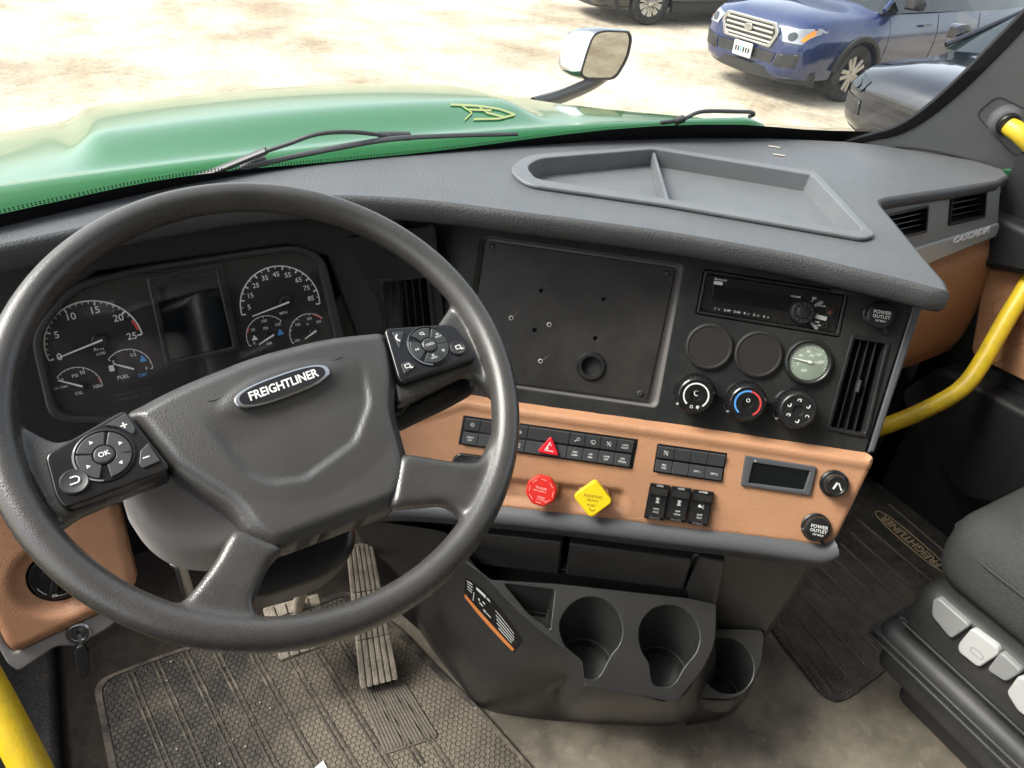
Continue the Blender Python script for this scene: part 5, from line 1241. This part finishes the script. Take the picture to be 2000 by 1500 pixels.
gl = [ondepth(-120, 1180, .80), ondepth(-30, 1330, .80), ondepth(50, 1480, .80), ondepth(140, 1660, .80)]
t = thing('grab_handle', 'yellow grab handle cut off at the lower corner beside the driver sill', 'grab handle', Matrix.Translation(gl[2]), 'yellow grab handles')
part('bar', tube([p-gl[2] for p in smoothpath(gl, 6)], .0185, 18), 'yellow_handle', t)
sl_ = thing('door_sill', 'worn black rubber sill beside the driver floor mat', 'sill', T(-.35, .6, 0))
mat('sill', (.022, .021, .020), .5, .2, 200, .4, .2, 8, dust=.55, dustcol=(.11, .10, .085), dscale=7)
part('tread', rbox(-.27, .075, -1.1, .62, 0, .035, .012), 'sill', sl_)
for k in range(3): part('ridge', rbox(-.16+k*.07, -.15+k*.07, -1.1, .60, .030, .040, .003), 'sill', sl_)
# ------------------------------------------------------------------ windshield
base = smoothpath([dtop(*p)+V((0, .014, -.012)) for p in [(-300, 520), (-90, 464), (120, 414), (360, 361), (580, 326), (850, 299), (1175, 275), (1500, 268), (1690, 270), (1775, 278)]], 4)
UPV = V((0, -.50, .866)); ng = len(base)
mg = bpy.data.materials.new('windshield_glass'); mg.use_nodes = True; _n = mg.node_tree.nodes; _l = mg.node_tree.links; _n.remove(_n['Principled BSDF'])
_t = _n.new('ShaderNodeBsdfTransparent'); _t.inputs[0].default_value = (.95, .98, .96, 1); _g = _n.new('ShaderNodeBsdfGlossy'); _g.inputs['Roughness'].default_value = .0; _g.inputs[0].default_value = (.9, .9, .9, 1)
_d2 = _n.new('ShaderNodeBsdfDiffuse'); _d2.inputs[0].default_value = (.8, .79, .74, 1)
_lw = _n.new('ShaderNodeLayerWeight'); _pw = _n.new('ShaderNodeMath'); _pw.operation = 'POWER'; _pw.inputs[1].default_value = 4; _l.new(_lw.outputs['Facing'], _pw.inputs[0]); _fr = _n.new('ShaderNodeMath'); _fr.operation = 'MULTIPLY_ADD'; _fr.inputs[1].default_value = .35; _fr.inputs[2].default_value = .05; _l.new(_pw.outputs[0], _fr.inputs[0])
_x = _n.new('ShaderNodeMixShader'); _x2 = _n.new('ShaderNodeMixShader')
_tc2 = _n.new('ShaderNodeTexCoord'); _mp = _n.new('ShaderNodeMapping'); _mp.inputs['Scale'].default_value = (60, 3, 3); _no = _n.new('ShaderNodeTexNoise'); _no.inputs['Scale'].default_value = 1; _no.inputs['Detail'].default_value = 6
_nb = _n.new('ShaderNodeTexNoise'); _nb.inputs['Scale'].default_value = 3.; _nb.inputs['Detail'].default_value = 3
_mr = _n.new('ShaderNodeMapRange'); _mr.inputs[1].default_value = .55; _mr.inputs[2].default_value = .8; _mr.inputs[4].default_value = .18
_mr2 = _n.new('ShaderNodeMapRange'); _mr2.inputs[1].default_value = .45; _mr2.inputs[2].default_value = .7; _mr2.inputs[3].default_value = .2; _mr2.inputs[4].default_value = 1.
_mu = _n.new('ShaderNodeMath'); _mu.operation = 'MULTIPLY_ADD'; _mu.inputs[2].default_value = .016
_l.new(_tc2.outputs['Object'], _mp.inputs[0]); _l.new(_mp.outputs[0], _no.inputs['Vector']); _l.new(_no.outputs[0], _mr.inputs[0]); _l.new(_tc2.outputs['Object'], _nb.inputs['Vector']); _l.new(_nb.outputs[0], _mr2.inputs[0])
_l.new(_mr.outputs[0], _mu.inputs[0]); _l.new(_mr2.outputs[0], _mu.inputs[1])
_l.new(_fr.outputs[0], _x.inputs[0]); _l.new(_t.outputs[0], _x.inputs[1]); _l.new(_g.outputs[0], _x.inputs[2])
_l.new(_mu.outputs[0], _x2.inputs[0]); _l.new(_x.outputs[0], _x2.inputs[1]); _l.new(_d2.outputs[0], _x2.inputs[2]); _l.new(_x2.outputs[0], _n['Material Output'].inputs[0]); MAT['windshield_glass'] = mg
ws = thing('windshield', 'dusty wide windshield pane with a black printed lower border', 'windshield', Matrix.Translation(base[ng//2])); wsi = Matrix.Translation(-base[ng//2])
NT = 6
part('pane', frompy([b+UPV*(1.02*j/NT) for j in range(NT+1) for b in base], [(j*ng+k, j*ng+k+1, (j+1)*ng+k+1, (j+1)*ng+k) for j in range(NT) for k in range(ng-1)], 60), 'windshield_glass', ws, wsi)
def fw_(b):
    x = b.x; return .042-.016*sstep(.0, .3, x)+.032*sstep(.35, .95, x)-.016*sstep(1.0, 1.25, x)
fin_ = V((0, -.006, -.003))
part('black_border', frompy([b+fin_+UPV*(fw_(b)*j/2-.006) for j in range(3) for b in base], [(j*ng+k, j*ng+k+1, (j+1)*ng+k+1, (j+1)*ng+k) for j in range(2) for k in range(ng-1)], 60), 'frit', ws, wsi)
dots_ = []
dsc = cyl(.0011, .0003, .0001, 8)
gn = UPV.cross(V((1, 0, 0))).normalized()
for k in range(ng-1):
    seg = base[k+1]-base[k]; m_ = max(1, int(seg.length/.0042))
    for i in range(m_):
        b = base[k]+seg*(i/m_)
        if b.x < -.2: continue
        for r in range(2): dots_.append((dsc, Matrix.Translation(b+fin_+UPV*(fw_(b)-.006+.0022+r*.0032)) @ gn.to_track_quat('Z', 'Y').to_matrix().to_4x4()))
part('dot_edge', join(dots_), 'frit', ws, wsi, kind='stuff')

# ------------------------------------------------------------------ hood
HX = .47
def hood_z(x, y):
    d = abs(x-HX); f = max(0, y-1.5)
    z = .692-.185*f*f
    z -= .045*(d/.75)**2*(.35+.65*sstep(1.4, 1.9, y))
    z += .028*(1-sstep(.46, .54, d))*sstep(1.52, 1.72, y)
    ed = 1.32-.85*max(0, min(.6, y-1.32))-.10*max(0, y-1.95); z -= .10*sstep(ed-.12, ed+.06, d)+.9*max(0, d-ed-.02)
    z -= .9*max(0, y-2.62)**1.3
    z += .016*math.exp(-((y-1.47)/.028)**2)-.75*max(0, 1.44-y)
    return z
hme = field([V(p) for p in ((HX-1.45, 1.18), (HX+1.45, 1.18), (HX+1.3, 1.6), (HX+.95, 2.1), (HX+.90, 2.9), (HX-.90, 2.9), (HX-.95, 2.1), (HX-1.3, 1.6))], .022, hood_z, (), 0, 70)
hd = thing('truck_hood', 'glossy green truck hood seen through the windshield', 'hood', T(HX, 1.9, .6)); hdi = T(-HX, -1.9, -.6)
part('hood_skin', hme, 'hood_green', hd, hdi)
part('nose', frompy([(HX-.9, 2.9, .25), (HX+.9, 2.9, .25), (HX+.9, 2.95, GZ+.4), (HX-.9, 2.95, GZ+.4)], [(0, 1, 2, 3)]), 'hood_green', hd, hdi)
for s in (-1, 1): part('flank', frompy([(HX+s*1.0, 1.22, .50), (HX+s*1.0, 1.7, .48), (HX+s*.9, 2.9, .25), (HX+s*.92, 2.9, GZ+.4), (HX+s*1.1, 1.7, GZ+.4), (HX+s*1.1, 1.22, GZ+.4)], [(0, 1, 4, 5), (1, 2, 3, 4)]), 'hood_green', hd, hdi)
hb = BVHTree.FromPolygons([v.co[:] for v in hme.vertices], [tuple(p.vertices) for p in hme.polygons])
def hp(px, py, lift=.003):
    h = hb.ray_cast(CAM, ray(px, py).normalized())
    return (h[0]+V((0, 0, lift))) if h[0] is not None else ondepth(px, py, 2.2)
mat('reflection_yellow', (.20, .24, .03), .3, coat=.4)  # painted strokes standing in for a yellow reflection in the hood gloss
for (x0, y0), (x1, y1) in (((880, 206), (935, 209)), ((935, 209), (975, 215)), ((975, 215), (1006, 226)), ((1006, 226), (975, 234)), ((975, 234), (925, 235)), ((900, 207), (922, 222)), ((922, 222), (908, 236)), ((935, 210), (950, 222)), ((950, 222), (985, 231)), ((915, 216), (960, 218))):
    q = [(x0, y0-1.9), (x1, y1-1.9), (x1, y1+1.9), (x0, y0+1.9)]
    part('painted_reflection', frompy([hp(*p) for p in q], [(0, 1, 2, 3)]), 'reflection_yellow', hd, hdi)
part('cowl', frompy([p for b in base for p in (b+V((0, .02, -.045)), V((b.x, 1.30, .58)))], [(2*k, 2*k+2, 2*k+3, 2*k+1) for k in range(ng-1)], 60), 'wiper', hd, hdi)

# ------------------------------------------------------------------ wipers
GW = Frame(base[ng//2]+V((0, .03, 0)), (1, -.08, 0), UPV)
def wp(px, py, off=-.015): return GW.P(*GW.uv(px, py, off), off)
t = thing('windshield_wiper', 'long black wiper arm lying low across the driver side glass', 'wiper', Matrix.Translation(wp(520, 300)), 'windshield wipers'); ti = Matrix.Translation(-wp(520, 300))
part('arm', tube([wp(*p) for p in ((285, 384), (420, 335), (495, 304), (520, 294))], .008, 10, True, .6), 'wiper', t, ti)
part('rod', tube(smoothpath([wp(*p) for p in ((505, 300), (560, 282), (620, 262), (690, 258), (760, 266))], 4), .0032, 8), 'wiper', t, ti)
part('blade', tube(smoothpath([wp(*p, -.008) for p in ((430, 345), (520, 318), (640, 292), (760, 272), (880, 265), (1010, 262))], 4), lambda u: .0062*(1-.5*abs(u-.45)), 8, True, .7), 'wiper', t, ti)
part('bridge', tube(smoothpath([wp(*p, -.02) for p in ((475, 330), (500, 316), (520, 312))], 4), .008, 8), 'wiper', t, ti)
part('clip', tube([wp(740, 266, -.02), wp(800, 266, -.02)], .007, 8), 'wiper', t, ti)
t = thing('windshield_wiper', 'short hooked wiper end on the passenger side glass', 'wiper', Matrix.Translation(wp(1400, 225)), 'windshield wipers'); ti = Matrix.Translation(-wp(1400, 225))
part('rod', tube(smoothpath([wp(*p) for p in ((1290, 240), (1330, 234), (1362, 220), (1390, 217), (1440, 218), (1466, 219), (1472, 224), (1462, 228))], 4), .0036, 8), 'wiper', t, ti)
part('pivot', tube([wp(1318, 238), wp(1336, 231)], .007, 8), 'wiper', t, ti)

# ------------------------------------------------------------------ hood mirror
MO_ = ondepth(1172, 105, 2.75)
mn_ = V((.12, -1, -.02)).normalized()
MF = Frame(MO_, V((0, 0, 1)).cross(mn_)*1, V((0, 0, 1)))
hm = thing('hood_mirror', 'chrome backed hood mirror on a black stalk', 'mirror', MF.M())
gl_ = rnd(MF.loop([(1146, 98), (1158, 66), (1180, 60), (1226, 62), (1231, 76), (1224, 112), (1200, 153), (1146, 153), (1132, 146)]), .03, 5)
c = sum(gl_, V((0, 0)))/len(gl_)
def mring(s, z, dx=0): return [V((c.x+(p.x-c.x)*s+dx, c.y+(p.y-c.y)*s, z)) for p in gl_]
part('housing', loft([mring(1.0, -.004), mring(1.05, .004), mring(1.09, -.004), mring(1.10, -.03, -.012), mring(1.02, -.075, -.03), mring(.80, -.11, -.045), mring(.4, -.125, -.05)], True, True, 50), 'chrome', hm)
mat('mirror_glass', (.40, .38, .34), .02, metal=1.)
part('rim', plate([[p+(p-c)*.05 for p in gl_], [p+(c-p)*.04 for p in gl_]], .006, .002), 'satin_black', hm, T(0, 0, .002))
part('mirror_glass', plate([[p+(c-p)*.03 for p in gl_]], .002), 'mirror_glass', hm, T(0, 0, .0015))
MI = MF.M().inverted()
part('stalk', tube([MI @ p for p in smoothpath([ondepth(1192, 140, 2.93), ondepth(1150, 166, 2.8), ondepth(1090, 190, 2.6), ondepth(1040, 206, 2.45)], 4)], .027, 12, True, .6), 'satin_black', hm)

# ------------------------------------------------------------------ parked cars
def boolean_cut(me, cutters):
    o = bpy.data.objects.new('o', me); col.objects.link(o); cs = []
    for cme, M in cutters:
        c_ = bpy.data.objects.new('c', cme); col.objects.link(c_); c_.matrix_world = M; cs.append(c_)
        m = o.modifiers.new('b', 'BOOLEAN'); m.operation = 'DIFFERENCE'; m.object = c_; m.solver = 'EXACT'
    dg = bpy.context.evaluated_depsgraph_get(); out = bpy.data.meshes.new_from_object(o.evaluated_get(dg))
    for c_ in cs+[o]: bpy.data.objects.remove(c_)
    return fin(out, 35)
def make_car(label, M, paint, Lf=2.40, Lr=2.40, W2=.92, wb=1.375, rw=.345, belt=1.05, nose=.88, roofz=1.64, clad=True, group='cars parked in the gravel yard', name='parked_car', rimspokes=5, show_front=True):
    t = thing(name, label, 'car', M, group)
    def sec(x, zb, zt, w0, w1, w2, cr=.03):
        zm = zb+(zt-zb)*.55
        h = [(w0*.75, zb), (w0, zb+.06), (w1*.985, zm-.16), (w1, zm), (w1*.985, zm+.12), (w2*1.0, zt-.05), (w2*.93, zt-.012), (w2*.5, zt+cr*.7)]
        pts = [V((x, y, z)) for y, z in h]+[V((x, 0, zt+cr))]+[V((x, -y, z)) for y, z in reversed(h)]
        return pts
    cow = Lf-1.45
    secs = [(Lf, .42, nose-.12, W2*.55, W2*.62, W2*.55, .01), (Lf-.03, .32, nose-.06, W2*.68, W2*.74, W2*.66, .02), (Lf-.10, .26, nose, W2*.82, W2*.88, W2*.78, .03), (Lf-.26, .24, nose+.06, W2*.92, W2*.96, W2*.84, .04), (Lf-.6, .24, nose+.10, W2*.95, W2, W2*.86, .05), (cow+.3, .24, belt-.06, W2*.95, W2, W2*.88, .05),
            (cow, .24, belt, W2*.95, W2, W2*.90, .03), (0, .24, belt, W2*.95, W2, W2*.92, .02), (-1, .24, belt+.02, W2*.95, W2, W2*.92, .02), (-Lr+.5, .26, belt+.05, W2*.93, W2*.98, W2*.90, .02), (-Lr+.1, .32, belt+.05, W2*.86, W2*.9, W2*.84, .02), (-Lr, .42, belt, W2*.74, W2*.8, W2*.74, .02)]
    rings = [sec(*s) for s in secs]
    # densify along x
    dense = []
    for k in range(len(rings[0])):
        dense.append(smoothpath([r[k] for r in rings], 3))
    rings = [[dense[k][i] for k in range(len(dense))] for i in range(len(dense[0]))]
    body = loft(rings, True, True, 35)
    cut = lathe([(0, -.16), (rw+.055, -.16), (rw+.055, .16), (0, .16)], 36)
    cuts = [(cut, T(sx*wb, sy*W2*.93, rw) @ Matrix.Rotation(R_(90), 4, 'X')) for sx in (1, -1) for sy in (1, -1)]
    part('body', boolean_cut(body, cuts), paint, t)
    bb = BVHTree.FromPolygons([v.co[:] for v in body.vertices], [tuple(p.vertices) for p in body.polygons])
    def cast(y, z):
        h = bb.ray_cast(V((Lf+1, y, z)), V((-1, 0, 0))); return h[0].x if h[0] is not None and h[0].x > Lf-.75 else None
    def skin(poly, lift, step=.03):
        me = field([V(p) for p in poly], step, lambda y, z: 0, (), 0, 60)
        for v in me.vertices:
            y, z = v.co.x, v.co.y; x = None
            for k in range(12):
                x = cast(y, z)
                if x is not None: break
                y *= .985
            v.co = V(((x if x is not None else Lf-.5)+lift, y, z))
        me.update(); return fin(me, 50)
    def side(y0, x, z):
        h = bb.ray_cast(V((x, y0*3, z)), V((0, -y0, 0))); return V((x, (h[0].y if h[0] is not None else y0*W2)+y0*.001, z))
    # greenhouse
    gs = []
    for x, z, wb_, wt in ((cow+.12, belt-.02, .86, .84), (cow-.62, roofz-.05, .86, .66), (cow-1.1, roofz, .88, .66), (-Lr+.75, roofz-.04, .88, .66), (-Lr+.18, belt+.10, .82, .74)):
        gs.append([V((x, y*W2/.92, zz)) for y, zz in ((wb_, belt-.03), (wt, z-.05 if z > belt+.2 else z), (wt*.9, z), (-wt*.9, z), (-wt, z-.05 if z > belt+.2 else z), (-wb_, belt-.03))])
    part('windows', loft(gs, True, True, 25), 'car_glass', t)
    part('roof', loft([[p+V((0, 0, .006)) for p in g[1:5]]+[p-V((0, 0, .02)) for p in reversed(g[1:5])] for g in gs[1:4]], True, True, 30), paint, t)
    for s in (1, -1):
        for i in (0, 1): part('pillar_post', tube([gs[i][0 if s > 0 else 5]*1+V((0, 0, .04)), gs[i+1][1 if s > 0 else 4]], .028, 8), paint, t)
        mm = part('door_mirror', loft([[V((x, y*.5, z)) for y, z in ((-.13, -.07), (.12, -.06), (.13, .03), (.05, .08), (-.12, .07))] for x in (-.06, .05)]+[[V((.10, y*.3, z*.6)) for y, z in ((-.13, -.07), (.12, -.06), (.13, .03), (.05, .08), (-.12, .07))]], True, True, 40), paint if not clad else 'car_trim', t, T(cow-.22, s*(W2+.10), belt+.10) @ Matrix.Diagonal((1, 1.6, 1, 1)))
        for x1 in (.88, -.10, -1.02):
            part('door_seam', tube([side(s, x1, .42+.08*k) for k in range(8)], .005, 5), 'car_trim', t)
        part('door_handle', box(.20, .03, .025, .008), paint, t, T(.18, s*(W2-.0), .86))
        if clad: part('sill_trim', loft([[V((x, s*(W2*.93+y), z)) for y, z in ((0, .20), (.07, .22), (.075, .36), (0, .40))] for x in (wb-.42, -wb+.42)], True, True, 30), 'car_trim', t)
    # wheels
    tyre = lathe([(rw*.66, -.10), (rw*.9, -.115), (rw*.98, -.095), (rw, -.06), (rw, .06), (rw*.98, .095), (rw*.9, .115), (rw*.66, .10)], 40, 30)
    rimm = lathe([(rw*.66, .095), (rw*.64, .105), (rw*.60, .095), (rw*.57, .03), (0, .03)], 40, 30)
    spk = plate([rnd([V((rw*.10, -.040)), V((rw*.62, -.072)), V((rw*.62, -.018)), V((rw*.25, 0)), V((rw*.62, .018)), V((rw*.62, .072)), V((rw*.10, .040))], .006)], .03, .006)
    for sx in (1, -1):
        for sy in (1, -1):
            wm = T(sx*wb, sy*(W2-.115), rw) @ Matrix.Rotation(R_(-90*sy), 4, 'X')
            w_ = part('wheel', tyre, 'rubber', t, wm)
            part('rim', rimm, 'car_trim', w_)
            for k in range(rimspokes): part('spoke', spk, 'alloy', w_, T(0, 0, .068) @ RZ(2*math.pi*k/rimspokes))
            part('hub_cap', cyl(rw*.16, .03, .006, 20), 'alloy', w_, T(0, 0, .07))
            if clad: part('arch_trim', moved(plate([arcpoly(rw+.045, rw+.105, 8, 172, 24)], .05, .012), T(0, 0, -.02)), 'car_trim', t, T(sx*wb, sy*(W2-.015), rw) @ Matrix.Rotation(R_(90), 4, 'X') @ T(0, 0, -.005 if sy < 0 else -.025))
    # front end
    FM = Matrix(((0, 0, 1, Lf), (1, 0, 0, 0), (0, 1, 0, 0), (0, 0, 0, 1)))     # local x -> car left, y -> up, z -> forward
    gy = nose-.13
    gr = part('grille', plate([rnd([V((-.40, .0)), V((.40, .0)), V((.36, -.07)), V((-.36, -.07))], .02)] if not show_front else [rnd([V((-.40, .12)), V((.40, .12)), V((.46, .03)), V((.38, -.13)), V((-.38, -.13)), V((-.46, .03))], .03)], .03, .008), 'car_trim', t, FM @ T(0, gy, -.015))
    if show_front: part('grille_surround', plate([rnd([V((-.42, .14)), V((.42, .14)), V((.49, .03)), V((.40, -.15)), V((-.40, -.15)), V((-.49, .03))], .03), rnd([V((-.38, .105)), V((.38, .105)), V((.44, .03)), V((.36, -.115)), V((-.36, -.115)), V((-.44, .03))], .03)], .04, .010), 'chrome' if clad else 'car_trim', t, FM @ T(0, gy, -.012))
    for k in range(4 if show_front else 0): part('grille_bar', box(.80, .026, .02, .008), 'alloy' if clad else 'car_trim', gr, T(0, .075-k*.055, .026))
    if show_front: part('emblem', plate([oval(.07, .04)], .01, .004), 'chrome', gr, T(0, .02, .05))
    for s in (1, -1):
        hl = [(.50, nose-.05), (.62, nose-.02), (.80, nose+.0), (.84, nose-.04), (.79, nose-.17), (.56, nose-.17)]
        fl2 = [(s*y*W2/.92, z) for y, z in hl]
        h_ = part('headlight', skin(fl2, .012), 'lamp_clear' if show_front else 'car_glass', t)
        part('lens', skin([(s*(.66+.055*math.cos(R_(a)))*W2/.92, nose-.10+.05*math.sin(R_(a))) for a in range(0, 360, 30)], .02), 'car_glass', h_)
        if show_front: part('turn_lamp', skin([(s*.79*W2/.92, nose-.02), (s*.835*W2/.92, nose-.03), (s*.80*W2/.92, nose-.14), (s*.76*W2/.92, nose-.13)], .02), 'lamp_amber', h_)
        part('fog_recess', skin([(s*y*W2/.92, z) for y, z in ((.52, .56), (.80, .60), (.78, .44), (.50, .42))], .010), 'car_trim', t)
        part('tail_lamp', box(.06, .22, .26, .02), 'lamp_red', t, T(-Lr+.10, s*W2*.80, belt-.22))
    part('bumper_trim', loft([[V((x, y, z)) for x, z in ((Lf-.08-.42*abs(y)**2.4, .22), (Lf+.015-.42*abs(y)**2.4, .25), (Lf+.03-.42*abs(y)**2.4, .38), (Lf-.04-.42*abs(y)**2.4, .41))] for y in [-.88+.11*k for k in range(17)]], True, True, 30), 'car_trim', t)
    if not show_front: return t
    part('intake', skin([(-.50, .56), (.50, .56), (.46, .44), (-.46, .44)], .012), 'car_trim', t)
    pm = part('number_plate', plate([rrect(.32, .17, .015)], .012, .003), 'button_white', t, FM @ T(0, gy-.24, .045))
    for k in range(6): part('plate_mark', box(.028, .06, .002, .001), 'print_blue' if k == 2 else 'car_trim', pm, T(-.11+k*.044, -.005, .011))
    return t
make_car('blue station wagon with a chrome grille parked on the gravel', T(9.95, 7.55, GZ) @ RZ(R_(182)), 'car_blue')
make_car('dark sedan partly hidden behind the windshield pillar', T(9.1, 4.33, GZ) @ RZ(R_(174.6)), 'car_navy', 2.30, 2.30, .90, 1.35, .33, .98, .80, 1.45, False, show_front=False)
make_car('black car behind the hood mirror showing only its wheel', T(10.5, 12.05, GZ) @ RZ(R_(172)), 'car_black', 2.35, 2.35, .92, 1.38, .36, 1.1, .95, 1.75, True, rimspokes=10)
